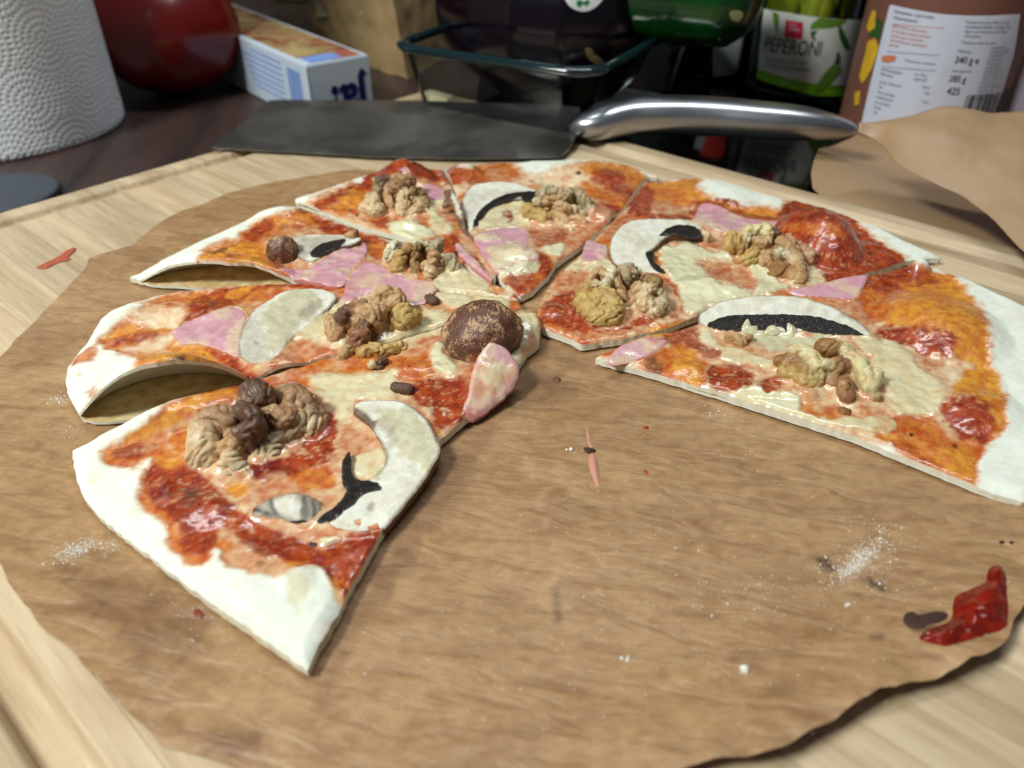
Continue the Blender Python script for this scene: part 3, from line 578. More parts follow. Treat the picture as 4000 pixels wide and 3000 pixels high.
# ------------------------------------------------------------------ thin toppings: ham, mushroom slices
def solve_on(F, s, zf, it=7):
    pts = PT(F, s); P = np.array([unp(v[0], v[1], .005)[:2] for v in pts])
    for _ in range(it):
        z = zf(P); P = np.array([unp(v[0], v[1], zz)[:2] for v, zz in zip(pts, z)])
    return P
def idw(F, s, quad=False):
    pts = [v for v in PT(F, s)]; W = np.array([unp(v[0], v[1], v[2] * 1e-3) for v in pts])
    c0 = W[:, :2].mean(0)
    def feat(P):
        q = (P - c0) * 50; return np.column_stack([np.ones(len(q)), q[:, 0], q[:, 1], q[:, 0] ** 2, q[:, 0] * q[:, 1], q[:, 1] ** 2])
    A = feat(W[:, :2]); reg = np.diag([0, 0, 0, .05, .05, .05]) * len(W)
    if not quad: reg = reg + np.diag([0, 0, 0, 1e6, 1e6, 1e6])
    k = np.linalg.solve(A.T @ A + reg, A.T @ W[:, 2]); zlo, zhi = W[:, 2].min(), W[:, 2].max()
    def f(P): return np.clip(feat(P) @ k, zlo - .001, zhi + .002)
    return f, solve_on(F, s, f, 10)
HAMT = dict(TYPES)
TYPES['ham'] = ((212, 164, 172), (204, 146, 156), .8, 0); TYPES['hamedge'] = ((186, 96, 92), (170, 80, 70), .6, 0)
TYPES['mush'] = ((228, 226, 212), (214, 210, 190), .3, 0); TYPES['mgrey'] = ((168, 160, 142), (142, 132, 114), .3, 0); TYPES['gill'] = ((24, 20, 20), (12, 10, 11), .9, 0); TYPES['skin'] = ((112, 74, 50), (86, 54, 38), .3, 0)
TYPES['mcheese'] = ((206, 200, 164), (186, 180, 146), .8, .2)
def ham(sl, F, s, th=.7, lift=.6, over=(), wave=.5, smooth=3, lab=None, zpts=False):
    if zpts:
        zf, poly = idw(F, s, quad=(sl == 'A')); zz = zf
    else:
        zz = lambda P: surf(sl, P) + (lift + th) * 1e-3
        poly = solve_on(F, s, zz)
    poly = resample(catmull(poly, smooth), .0008, .0005, 500); EMB_P[sl].append(poly)
    ov = [(t, np.array(PT(f2, s2)), so, al, 0) for t, f2, s2, so, al in over]
    def topf(P, d):
        z = zz(P) + wave * 1e-3 * fbm(P * 170 + 7, 2)
        V = np.column_stack([P, z]); c, H, _ = paint(V, 'ham', ov, mott=False)
        e = sstep(.0012, .0, d)[:, None] * .3; c[:, :3] = c[:, :3] * (1 - e) + srgb((200, 124, 116)) * e
        e = (sstep(.02, .3, fbm(P * 150 + 40, 4)) * .75)[:, None]; c[:, :3] = c[:, :3] * (1 - e) + srgb((218, 192, 160)) * e
        topf.c = c; return z + H - th * .45e-3 * sstep(.0007, 0, d)
    botf = lambda P, d: (zz(P) + wave * 1e-3 * fbm(P * 170 + 7, 2) - th * 1e-3) if zpts else surf(sl, P) - .0002
    o = sheet('ham_piece', poly, .0005, topf, botf, M_ham, None, lambda V, d: topf.c, (206, 140, 138)); under(o, SL[sl])
    if lab: o['label'] = lab
    return o
ham('B', 'Z4', "780,985 860,930 960,888 1130,830 1190,822 1235,840 1270,900 1240,1000 1215,1150 1130,1120 1050,1090 940,1060 840,1065", over=[('cheese', 'Z4', "1180,960 1260,900 1260,1000 1220,1150 1140,1120", 14, .6)], lab='pink ham piece left of the disc shaped mushroom')
ham('C', 'Z5', "0,865 90,880 170,880 250,820 350,745 440,700 500,690 575,700 575,770 530,830 470,880 450,950 420,985 350,990 200,960 80,935", lift=.8, wave=1.2, lab='large pink ham piece under the curled mushroom')
ham('C', 'Z5', "450,940 500,870 560,830 640,830 700,860 760,890 900,940 1040,960 1065,1000 1020,1060 970,1110 850,1110 760,1060 600,1030 480,1090 400,1130 425,1030", over=[('pink', 'Z5', "440,960 560,900 700,960 600,1020 440,1060", 20, .35), ('cheese', 'Z5', "900,980 1060,960 1060,1040 960,1110 900,1080", 16, .6)], wave=.8, lab='pale pink ham piece behind the walnut')
ham('D', 'Z5', "870,235 900,235 1000,260 1080,310 1130,360 1100,400 1000,412 950,400 930,330", lab='pink ham strip behind the upright walnut')
ham('E', 'Z5', "1310,660 1340,640 1400,605 1500,590 1650,590 1690,660 1690,720 1760,780 1720,820 1600,850 1480,900 1430,860 1400,820 1340,720", over=[('white', 'Z5', "1330,650 1450,640 1500,680 1400,690", 10, .8), ('cheese', 'Z5', "1440,720 1600,700 1750,790 1600,860 1480,890 1420,820", 12, .85), ('white', 'Z5', "1480,880 1580,850 1640,800 1560,780 1460,830", 10, .6)], lab='ham piece at the slice tip half covered by melted cheese')
ham('D', 'Z5', "1185,700 1215,690 1260,740 1330,810 1390,880 1440,930 1425,945 1370,900 1290,840 1210,770", th=1.4, lift=.8, smooth=2, lab='narrow folded ham edge along the cut')
ham('F', 'Y1', "1210,340 1240,322 1290,322 1400,360 1460,395 1530,420 1700,430 1720,445 1650,475 1500,500 1420,515 1300,490 1190,430", over=[('cheese', 'Y1', "1190,400 1300,440 1400,500 1200,520", 14, .6)], wave=.8, lab='large pink ham piece by the yellow crust edge')
ham('F', 'Y1', "480,570 500,555 530,560 570,585 620,600 615,650 610,685 560,700 500,700 445,695 460,630", over=[('cheese', 'Y1', "560,600 630,610 610,700 560,690", 14, .5)], lab='small pink ham piece left of the white mushroom')
ham('G', 'Y2', "225,555,4.8 300,535,5.4 420,508,6.2 540,480,7 618,474,7.4 622,495,7 600,540,5.8 575,590,5 540,605,4.6 420,597,4.6 310,588,4.6", zpts=True, th=.8, smooth=2, wave=.2, lab='raised pink ham flap below the red sauce bubble')
ham('G', 'Y1', "620,1330,6 650,1290,6.5 700,1245,7 800,1205,7.5 880,1190,7.5 960,1190,6.5 1010,1205,5 985,1250,5 880,1320,5.5 800,1340,5.5 720,1358,5 650,1365,4.6", zpts=True, th=1., smooth=2, wave=.3, over=[('pink', 'Y1', "860,1180 1020,1190 960,1260 890,1300", 16, .5)], lab='pink ham piece at the very tip of the slice')
ham('A', 'Y4', "1160,310,14 1200,325,14 1250,355,13 1300,410,10 1312,450,8 1290,510,6 1260,545,5 1160,630,4.4 1085,680,4 1025,660,4.6 1040,600,6 1060,545,8 1070,470,10 1110,380,13", zpts=True, th=1.6, smooth=2, wave=.5,
    over=[('mix', 'Y4', "1080,450 1150,380 1280,420 1290,500 1150,600 1080,560", 20, .8), ('cheese', 'Y4', "1130,440 1230,420 1250,490 1170,560", 18, .7), ('hamedge', 'Y4', "1030,640 1080,590 1130,620 1080,680", 12, .8)], lab='folded ham piece humped over the slice edge')
ham('A', 'Y3', "1140,150 1170,120 1205,108 1270,135 1320,180 1360,215 1375,250 1340,260 1290,205 1220,170", th=1.2, lift=.8, smooth=2, lab='thin pink ham edge behind the dark walnut')
ham('F', 'Y2', "-20,5 20,3 20,8", th=.3) if False else None

def slab(sl, name, F, s, th=2.2, base='mush', over=(), fine=.0005, smooth=3, lab=None, sidecol=(116, 84, 62), mat=None, rough=.12, rim=True, zf=None, parent=None, dz=0., dome=0.):
    if zf is None: zf, poly = idw(F, s)
    else: poly = solve_on(F, s, lambda P: zf(P) + dz * 1e-3)
    poly = resample(catmull(poly, smooth), .0006, .0004, 500)
    if parent is None: EMB_P[sl].append(poly)
    ov = [(t, np.array(PT(f2, s2)), so, al, 0) for t, f2, s2, so, al in over]
    def topf(P, d):
        z = zf(P) + dz * 1e-3 + (.0007 * fbm(P * 130 + 9, 2) if parent is None else 0) + rough * 1e-3 * fbm(P * 500 + 2, 3) + dome * 1e-3 * sstep(0, .003, d)
        c, H, _ = paint(np.column_stack([P, z]), base, ov, mott=False)
        if base != 'gill':
            e = sstep(.0009, .0002, d + .0003 * fbm(P * 600, 2))[:, None] * .75; c[:, :3] = c[:, :3] * (1 - e) + srgb((110, 78, 56)) * e
            e = (sstep(-.1, .5, fbm(P * 220 + 60, 4)) * .3)[:, None]; c[:, :3] = c[:, :3] * (1 - e) + srgb((196, 182, 146)) * e
            e = (sstep(.15, .4, fbm(P * 500 + 20, 3)) * .15)[:, None]; c[:, :3] = c[:, :3] * (1 - e) + srgb((150, 138, 112)) * e
        topf.c = c; return z + H - .35e-3 * sstep(.0006, 0, d)
    botf = lambda P, d: zf(P) + dz * 1e-3 - th * 1e-3
    o = sheet(name, poly, fine, topf, botf, mat or M_mush, None, lambda V, d: topf.c, sidecol); 
    if parent is None: under(o, SL[sl])
    else: o.parent = parent
    if lab: o['label'] = lab
    return o, zf
SOAK = []
def gills(sl, par, zf, F, s, dz=.45, th=.6, name='gills'):
    return slab(sl, name, F, s, th=th, base='gill', fine=.0004, smooth=2, sidecol=(20, 17, 17), zf=zf, parent=par, dz=dz, rough=.5, mat=M_gill)[0]
def ell(sl, F, x, y, z, rx, ry, rz, rotz, name, lab, mat, parent=None, cut=.0025):
    s = PT(F, f"{x},{y}")[0]; c = unp(s[0], s[1], z * 1e-3); v, f = ico(5)
    sc = np.array([rx, ry, rz]) * 1e-3; V = v * sc; n = fbm(v * 2.2 + x, 3); V *= (1 + .11 * n)[:, None]; V *= (1 + .012 * fbm(v * 9, 3))[:, None]
    a = rad(rotz); R = np.array([[math.cos(a), -math.sin(a), 0], [math.sin(a), math.cos(a), 0], [0, 0, 1]]); V = V @ R.T + c
    V[:, 2] = np.maximum(V[:, 2], cut)
    o = mesh_obj(name, V, f, mat)
    if parent: o.parent = parent
    else: under(o, SL[sl])
    if lab: o['label'] = lab
    return o
# materials: brown cap skin with pale torn fibres; black gills with fine radial lines
M_cap, N, L, b = newmat('mushroom_cap_skin')
tc = N.new('ShaderNodeTexCoord'); mp = N.new('ShaderNodeMapping'); mp.inputs['Rotation'].default_value = (0, 0, rad(62)); mp.inputs['Scale'].default_value = (1, .22, 1); L.new(tc.outputs['Object'], mp.inputs[0])
n = N.new('ShaderNodeTexNoise'); n.inputs['Scale'].default_value = 1500; n.inputs['Detail'].default_value = 6; n.inputs['Roughness'].default_value = .7; n.inputs['Distortion'].default_value = .8; L.new(mp.outputs[0], n.inputs['Vector'])
n3 = N.new('ShaderNodeTexNoise'); n3.inputs['Scale'].default_value = 160; n3.inputs['Detail'].default_value = 3; L.new(tc.outputs['Object'], n3.inputs['Vector'])
ad = N.new('ShaderNodeMath'); ad.operation = 'MULTIPLY_ADD'; ad.inputs[1].default_value = .84; L.new(n3.outputs['Fac'], ad.inputs[0]); L.new(n.outputs['Fac'], ad.inputs[2])
cr = N.new('ShaderNodeValToRGB'); cr.color_ramp.elements[0].position = .90; cr.color_ramp.elements[0].color = (*srgb((96, 60, 42)), 1); cr.color_ramp.elements[1].position = 1.0; cr.color_ramp.elements[1].color = (*srgb((186, 150, 112)), 1)
e = cr.color_ramp.elements.new(.96); e.color = (*srgb((104, 68, 46)), 1)
L.new(ad.outputs[0], cr.inputs[0]); L.new(cr.outputs[0], b.inputs['Base Color']); b.inputs['Roughness'].default_value = .42
bp = N.new('ShaderNodeBump'); bp.inputs['Strength'].default_value = .5; bp.inputs['Distance'].default_value = .0004; L.new(n.outputs['Fac'], bp.inputs['Height']); L.new(bp.outputs[0], b.inputs['Normal'])
M_gill, N, L, b = newmat('mushroom_gills')
b.inputs['Base Color'].default_value = (.006, .005, .005, 1); b.inputs['Roughness'].default_value = .3
tc = N.new('ShaderNodeTexCoord'); wv = N.new('ShaderNodeTexWave'); wv.inputs['Scale'].default_value = 520; wv.inputs['Distortion'].default_value = 5; wv.inputs['Detail'].default_value = 2; L.new(tc.outputs['Object'], wv.inputs['Vector'])
crg = N.new('ShaderNodeValToRGB'); crg.color_ramp.elements[0].position = .3; crg.color_ramp.elements[0].color = (.005, .004, .004, 1); crg.color_ramp.elements[1].position = .95; crg.color_ramp.elements[1].color = (.05, .04, .034, 1); L.new(wv.outputs['Fac'], crg.inputs[0]); L.new(crg.outputs[0], b.inputs['Base Color'])
bp = N.new('ShaderNodeBump'); bp.inputs['Strength'].default_value = .7; bp.inputs['Distance'].default_value = .0004; L.new(wv.outputs['Fac'], bp.inputs['Height']); L.new(bp.outputs[0], b.inputs['Normal'])

# M1 curled mushroom on the ham (slice C)
o, zf = slab('C', 'mushroom_slice', 'Z4', "1520,400,8.6 1570,365,9 1700,352,9 1840,355,9 1960,362,8.6 2010,385,8 1940,420,7.4 1850,440,7 1750,500,6 1680,535,5.6 1600,500,6.4 1560,450,7.6", th=1.8, over=[('mgrey', 'Z4', "1540,380 1800,360 1960,380 1700,470 1620,510 1560,460", 12, .75)], lab='curled mushroom slice with round brown cap and black gills on pink ham')
gills('C', o, zf, 'Z5', "190,760 260,700 330,680 430,662 425,690 360,730 300,765 230,790", dz=.5)
ell('C', 'Z4', 1500, 472, 7.2, 6.3, 5.2, 6.8, 20, 'cap', None, M_cap, parent=o)
# M2 disc of slice B
o, zf = slab('B', 'mushroom_slice', 'Z4', "1212,1100,6.5 1222,1020,7.5 1250,940,8.5 1300,860,9.5 1350,810,10 1430,760,10.5 1520,718,10 1610,704,10 1720,704,9 1800,720,8 1850,745,6.5 1830,800,6 1700,920,5.5 1560,1040,5.2 1500,1120,5 1420,1220,4.8 1370,1235,4.8 1300,1200,5.2 1240,1160,5.8", th=2.6,
    over=[('mgrey', 'Z4', "1215,1100 1260,940 1330,900 1400,1000 1420,1100 1400,1220 1330,1220", 14, .45), ('mcheese', 'Z4', "1350,900 1450,790 1530,720 1650,705 1740,780 1700,860 1620,930 1540,1050 1440,1120 1400,1060 1390,980", 12, .95), ('mgrey', 'Z4', "1620,850 1740,780 1760,830 1700,900 1640,910", 14, .8), ('char', 'Z4', "1310,1050 1330,1050 1330,1070 1312,1070", 6, .7), ('char', 'Z4', "1540,1040 1590,1040 1570,1065", 8, .8)], lab='broad mushroom slice with pale face, brown rim and melted cheese')
rimp = "1203,1110,4 1215,1010,4.8 1245,925,5.6 1295,845,6.4 1360,785,7 1440,735,7.4 1530,700,7.4 1620,690,7.2 1640,705,7.2 1530,718,7.2 1440,765,7 1350,835,6 1290,910,5.4 1250,1000,4.8 1240,1120,4 1320,1225,3 1370,1245,3 1360,1252,3 1280,1215,3 1220,1160,3.6"
# M4 large slice on A
o, zf = slab('A', 'mushroom_slice', 'Y4', "482,630,7 500,605,7.2 560,588,7.4 640,585,7.4 730,598,7.4 800,635,7.2 860,700,7 900,780,6.6 920,835,6.2 890,900,5.8 840,980,5.4 760,1085,5 700,1160,4.8 640,1225,4.6 580,1245,4.6 500,1255,4.6 420,1245,4.8 360,1215,5 350,1170,5.2 420,1120,5.4 470,1060,5.6 520,1010,6 600,960,6 640,900,6 640,830,6.2 600,760,6.4 560,700,6.6 500,660,6.8", th=2.4,
    over=[('mcheese', 'Y4', "620,640 780,640 880,760 910,840 840,940 760,880 680,800 640,720", 16, .9), ('mgrey', 'Y4', "600,700 660,780 640,860 700,800 680,700", 16, .6), ('mgrey', 'Y4', "620,880 660,860 640,940 600,990", 12, .8), ('char', 'Y4', "480,630 530,640 600,700 580,740 530,690 490,665", 8, .9), ('mush', 'Y4', "420,1140 600,1050 600,1180 480,1240 400,1220", 14, .8), ('char', 'Y4', "570,1090 590,1110 580,1150 560,1130", 8, .6)], lab='large mushroom slice lying flat with black curled gill threads')
gills('A', o, zf, 'Y4', "455,845 470,850 472,900 478,950 500,980 560,985 610,1000 620,1030 560,1040 520,1060 490,1100 440,1140 400,1170 340,1195 300,1190 340,1150 400,1110 440,1060 450,1020 430,1000 425,940 430,890", dz=.7, th=1.4)
o, zf = slab('A', 'mushroom_slice', 'Y4', "-30,1150,6 0,1110,6.4 60,1080,7 140,1055,7.4 200,1050,7.4 290,1070,7 320,1110,6.4 310,1160,5.4 250,1215,4.6 170,1215,4.6 100,1180,5 30,1170,5.4", base='mgrey', th=2, over=[('mush', 'Y4', "90,1090 190,1065 240,1100 220,1180 140,1170", 12, .9), ('gill', 'Y4', "230,1080 260,1080 250,1190 225,1190", 6, .7), ('gill', 'Y4', "280,1080 310,1090 290,1180 270,1180", 6, .8), ('gill', 'Y4', "-40,1150 0,1120 40,1150 120,1190 90,1200 0,1180", 8, .95), ('gill', 'Y4', "60,1090 75,1085 120,1170 100,1170", 4, .7)], lab='small striped mushroom stem piece with black gill edges')
gills('A', o, zf, 'Y4', "165,1190 230,1180 300,1190 340,1180 330,1230 260,1252 200,1245 160,1220", dz=.2, th=1.2)
# M3 big cap
cap = ell('A', 'Z5', 1372, 1320, 8.2, 13.4, 12.4, 10.6, 25, 'mushroom_cap', 'large domed brown mushroom cap at the slice tip', M_cap, cut=.004)
# M5 slice E
o, zf = slab('E', 'mushroom_slice', 'Z5', "1275,620,4.6 1262,560,5 1235,480,6 1228,420,7 1250,360,8 1290,310,9 1340,288,9.4 1450,276,9.6 1560,280,9.4 1650,298,8.8 1720,325,8.2 1760,348,7.8 1740,390,7 1640,392,7 1560,398,6.8 1480,430,6.4 1380,490,5.6 1330,560,5 1310,620,4.6", th=2.2, over=[('mgrey', 'Z5', "1235,440 1260,370 1330,340 1560,330 1700,350 1500,380 1350,440 1300,540 1250,540", 14, .35)], lab='curved mushroom slice with white cap and black gill arc under the blade')
gills('E', o, zf, 'Z5', "1760,342 1762,395 1680,405 1640,395 1630,375 1560,395 1480,425 1420,465 1370,520 1340,580 1305,590 1310,540 1345,480 1400,425 1470,380 1560,352 1660,342", dz=.5)
o, zf = slab('E', 'mushroom_slice', 'Z5', "1105,345,11 1150,328,12 1175,345,12 1200,400,11 1225,450,10 1245,520,8 1255,600,6 1300,640,5 1310,665,4.6 1285,670,4.6 1240,620,5 1210,560,6 1190,500,7 1160,430,9 1120,440,9 1095,435,9 1120,385,10", base='skin', th=1.6, over=[('mush', 'Z5', "1155,345 1185,360 1225,450 1235,520 1215,530 1180,440", 6, .9), ('gill', 'Z5', "1095,425 1130,425 1120,445", 4, .8)], lab='thin upright brown and white mushroom sliver on the cut')
# M6 slice F
o, zf = slab('F', 'mushroom_slice', 'Y1', "632,620,7 640,560,9 665,510,10.5 720,460,12 790,432,12.5 880,420,12.5 1000,420,12 1100,425,11.5 1180,440,10.5 1230,470,9.5 1270,500,8.5 1290,530,7.5 1240,535,7 1150,530,7 1080,520,7 1000,540,6.6 930,600,6.2 900,640,6 940,720,5.6 1020,780,5 1010,800,5 960,785,5 880,778,5.2 800,760,5.6 700,730,6 650,690,6.4", th=2.8,
    over=[('mcheese', 'Y1', "700,520 820,520 900,620 960,540 1100,540 1000,640 940,700 880,680 780,600", 20, .5), ('mcheese', 'Y1', "1100,430 1200,450 1240,490 1180,470", 10, .8)], sidecol=(110, 70, 48), lab='white C shaped mushroom slice with dark gills and brown rim')
gills('F', o, zf, 'Y1', "955,525 980,500 1010,475 1060,458 1120,455 1190,470 1235,500 1235,530 1190,545 1130,540 1060,520 1000,525", dz=.5)
gills('F', o, zf, 'Y1', "865,640 900,625 925,650 920,690 950,720 1000,760 1040,800 1020,810 980,780 930,750 890,700", dz=.5)
# M7 long one on G
o, zf = slab('G', 'mushroom_slice', 'Y1', "1208,1080,6 1215,1040,7 1260,1000,8.2 1330,965,9.6 1420,940,10.4 1530,928,10.8 1700,915,11 1850,925,11 1991,960,10.2 2120,1010,8.8 2250,1085,7 2330,1160,5 2330,1190,4.4 2240,1190,4.6 2100,1180,4.8 1900,1165,5 1700,1160,5 1500,1160,5 1380,1160,5 1290,1140,5.2 1230,1110,5.6", th=2.4,
    over=[('gcream', 'Y1', "1500,930 1991,930 2100,980 1991,960 1700,950", 10, .5), ('mgrey', 'Y1', "2100,1000 2250,1080 2330,1160 2200,1090", 12, .8)], sidecol=(120, 84, 60), lab='long standing mushroom slice with a wide black gill band')
gills('G', o, zf, 'Y1', "1265,1105 1300,1075 1380,1045 1500,1030 1650,1028 1800,1028 1991,1045 2120,1085 2230,1130 2300,1180 2220,1195 2130,1190 2040,1180 1991,1165 1920,1165 1880,1130 1840,1125 1800,1170 1760,1120 1700,1115 1640,1150 1560,1130 1500,1150 1440,1140 1350,1150 1290,1130", dz=.6)
# cheese dripping over the gills and rims
def drip(sl, F, s, t='gcream', z=None, th=.6, dz=.3, zf=None):
    if zf is None: zf = lambda P: surf(sl, P) + .0006
    poly = solve_on(F, s, lambda P: zf(P) + dz * 1e-3); poly = resample(catmull(poly, 4), .0005)
    def topf(P, d):
        zz = zf(P) + dz * 1e-3 + th * 1e-3 * sstep(0, .0015, d) + .1e-3 * noise(P * 600)
        topf.c = paint(np.column_stack([P, zz]), t, [], mott=False)[0]; return zz
    o = sheet('melted_cheese', poly, .0004, topf, lambda P, d: zf(P) + (dz - .5) * 1e-3, M_pizza, None, lambda V, d: topf.c); under(o, SL[sl]); return o
drip('G', 'Y1', "1490,1150 1500,1100 1530,1065 1550,1110 1590,1115 1580,1160 1530,1165", zf=zf, dz=1.1)
drip('G', 'Y1', "1640,1165 1660,1120 1700,1110 1740,1150 1700,1175", zf=zf, dz=1.1)
drip('G', 'Y1', "1785,1100 1800,1095 1840,1130 1830,1180 1790,1175", zf=zf, dz=1.1)
# herbs: tiny dark dried flecks and short stalks
def flecks(sl, n, seed):
    r = np.random.default_rng(seed); poly = SLP[sl]; lo = poly.min(0); hi = poly.max(0); V = []; Fc = []
    P = lo + (hi - lo) * r.random((n * 12, 2)); sd, _ = sdpoly(P, poly); P = P[sd > .004]
    pr = np.column_stack([P, surf(sl, P)]); _, _, ins = paint(pr); P = P[ins > .6][:n]
    z = surf(sl, P) + .0006
    for (x, y), zz in zip(P, z):
        a = r.random() * 6.28; l = r.lognormal(-7.9, .5); wd = l * r.uniform(.35, .9); h = .0002; u = np.array([math.cos(a), math.sin(a)]) * l; v = np.array([-math.sin(a), math.cos(a)]) * wd; i = len(V)
        for dx, dy, dz in ((-1, -.6, 0), (1, -1, 0), (1.1, .8, 0), (-.8, 1, 0), (-.2, 0, h / .0002), (.5, .1, h / .0002)):
            q = u * dx + v * dy; V.append((x + q[0], y + q[1], zz + dz * .0002))
        Fc += [(i, i + 1, i + 5, i + 4), (i + 1, i + 2, i + 5), (i + 2, i + 3, i + 4, i + 5), (i + 3, i, i + 4)]
    o = mesh_obj('herb_flecks', V, Fc, M_herb, None, smooth=False); under(o, SL[sl]); o['kind'] = 'stuff'
M_herb = simple('dried_herbs', (44, 34, 20), .5, var=.5, vscale=400)
for i, k in enumerate("ABCDEFG"): flecks(k, dict(A=24, B=18, C=14, D=9, E=18, F=22, G=30)[k], 40 + i)

# ------------------------------------------------------------------ the slices themselves, cheese drawn up round the toppings
for k in "ABCDEFG":
    poly = resample(SLP[k], .0012, .0007, 500)
    root = SL[k]
    low = lambda P, d: Z_BOT + T_LOW + 0 * d
    def colb(V, d):
        kk = sstep(-.3, .3, fbm(V[:, :2] * 300, 3))[:, None]
        c = srgb((216, 198, 150)) * (1 - kk) + srgb((190, 156, 102)) * kk
        return np.column_stack([c, np.zeros(len(V))])
    o = sheet('dough_base', poly, .0011, low, lambda P, d: Z_BOT + 0 * d + .0002 * sstep(.002, 0, d), M_pizza, None, colb, (240, 238, 222)); under(o, root)
    def topf(P, d):
        z0 = Z_BOT + T_LOW + bumpf(k, P) + T_UP + .0003 * noise(P * 130)
        V = np.column_stack([P, z0]); c, H, ins = paint(V); topf.c = c; em = embed(k, P); z0 = z0 + em * ins
        s_ = (sstep(.0004, .0014, em) * ins * .6)[:, None] * sstep(-.3, .2, fbm(P * 300 + 8, 2))[:, None]; c[:, :3] = c[:, :3] * (1 - s_) + srgb((216, 180, 136)) * s_
        H = H + ins * .00012 * fbm(P * 700, 3) + ins * .0006 * fbm(P * 160 + 6, 2) + (1 - ins) * (.00010 * fbm(P * 500, 3) + .00045 * fbm(P * 70 + 5, 2)) + ins * .0003 * np.clip(fbm(P * 420 + 3, 2), 0, 1)
        edge = sstep(.0012, 0, d)
        return z0 + H * (1 - .5 * edge) - .0005 * edge ** 2 + (1 - ins) * .0011 * sstep(0, .0035, d) - .0003 * (1 - ins)
    botf = lambda P, d: Z_BOT + T_LOW + 2e-5 + bumpf(k, P) * 1.0
    o = sheet('topped_dough', poly, .00055, topf, botf, M_pizza, None, lambda V, d: topf.c, (238, 234, 214)); under(o, root)

# ================================================================== THE SETTING AND THE THINGS ROUND THE PIZZA
ZC = -.018     # counter top
def nodes_wood(name, base, dark, scale, ang, stretch, rough, rnd=.12, dk=.5, bump=.1):
    m, N, L, b = newmat(name)
    tc = N.new('ShaderNodeTexCoord'); mp = N.new('ShaderNodeMapping'); mp.vector_type = 'TEXTURE'; mp.inputs['Rotation'].default_value = (0, 0, ang); mp.inputs['Scale'].default_value = (1, stretch, 1)
    L.new(tc.outputs['Object'], mp.inputs[0])
    n = N.new('ShaderNodeTexNoise'); n.inputs['Scale'].default_value = scale; n.inputs['Detail'].default_value = 8; n.inputs['Roughness'].default_value = .68; n.inputs['Distortion'].default_value = .3
    oi = N.new('ShaderNodeObjectInfo'); av = N.new('ShaderNodeVectorMath'); av.operation = 'ADD'
    cmb = N.new('ShaderNodeCombineXYZ'); mm = N.new('ShaderNodeMath'); mm.operation = 'MULTIPLY'; mm.inputs[1].default_value = 7.; L.new(oi.outputs['Random'], mm.inputs[0]); L.new(mm.outputs[0], cmb.inputs[0]); L.new(mm.outputs[0], cmb.inputs[2])
    L.new(mp.outputs[0], av.inputs[0]); L.new(cmb.outputs[0], av.inputs[1]); L.new(av.outputs[0], n.inputs['Vector'])
    cr = N.new('ShaderNodeValToRGB'); cr.color_ramp.elements[0].position = .34; cr.color_ramp.elements[0].color = (*srgb(dark), 1); cr.color_ramp.elements[1].position = .6; cr.color_ramp.elements[1].color = (*srgb(base), 1)
    L.new(n.outputs['Fac'], cr.inputs[0])
    mr = N.new('ShaderNodeMapRange'); mr.inputs[3].default_value = 1 - rnd; mr.inputs[4].default_value = 1 + rnd; L.new(oi.outputs['Random'], mr.inputs[0])
    sc = N.new('ShaderNodeVectorMath'); sc.operation = 'SCALE'; L.new(cr.outputs[0], sc.inputs[0]); L.new(mr.outputs[0], sc.inputs['Scale']); L.new(sc.outputs[0], b.inputs['Base Color'])
    b.inputs['Roughness'].default_value = rough
    bp = N.new('ShaderNodeBump'); bp.inputs['Strength'].default_value = bump; bp.inputs['Distance'].default_value = .0004; L.new(n.outputs['Fac'], bp.inputs['Height']); L.new(bp.outputs[0], b.inputs['Normal'])
    return m
def box(name, x0, x1, y0, y1, z0, z1, mat, parent=None, bev=0., seg=2):
    bm = bmesh.new(); bmesh.ops.create_cube(bm, size=1)
    for v in bm.verts: v.co = ((x0 + x1) / 2 + v.co.x * (x1 - x0), (y0 + y1) / 2 + v.co.y * (y1 - y0), (z0 + z1) / 2 + v.co.z * (z1 - z0))
    if bev: bmesh.ops.bevel(bm, geom=bm.edges[:], offset=bev, segments=seg, affect='EDGES')
    me = bpy.data.meshes.new(name); bm.to_mesh(me); bm.free(); o = bpy.data.objects.new(name, me); COL.objects.link(o)
    if mat: me.materials.append(mat)
    if parent: o.parent = parent
    return o
def lathe(name, prof, mat, parent=None, loc=(0, 0, 0), seg=72, smooth=True, close=True):
    V = []; F = []
    for r, z in prof:
        for k in range(seg): a = 2 * math.pi * k / seg; V.append((loc[0] + r * math.cos(a), loc[1] + r * math.sin(a), loc[2] + z))
    for i in range(len(prof) - 1):
        for k in range(seg): F.append((i * seg + k, i * seg + (k + 1) % seg, (i + 1) * seg + (k + 1) % seg, (i + 1) * seg + k))
    o = mesh_obj(name, V, F, mat, parent, None, smooth); return o

# counter top: dark brown laminate
M_counter = nodes_wood('dark_laminate', (66, 49, 44), (36, 27, 25), 38, rad(8), 9, .42, 0, bump=.05)
cn = box('countertop', -.9, .9, -.3, .98, ZC - .04, ZC, M_counter, bev=.003); cn['kind'] = 'structure'
M_wall = simple('painted_wall', (34, 31, 29), .7, var=.2, vscale=6)
wl = box('wall', -1.2, 1.2, .985, 1.02, ZC - .04, .75, M_wall); wl['kind'] = 'structure'
M_hob = simple('black_hob_glass', (6, 6, 7), .06, spec=.5, bump=.0)
HB = [unp(1640, 330, ZC)[:2], unp(2600, 330, ZC)[:2]]
hob = box('ceramic_hob', -.025, .56, .385, .93, ZC + .0002, ZC + .006, M_hob, bev=.0015)
hob.rotation_euler = (0, 0, 0)
tag(hob, 'black glossy glass hob under the glass dish and the jars', 'hob')
ZH = ZC + .006

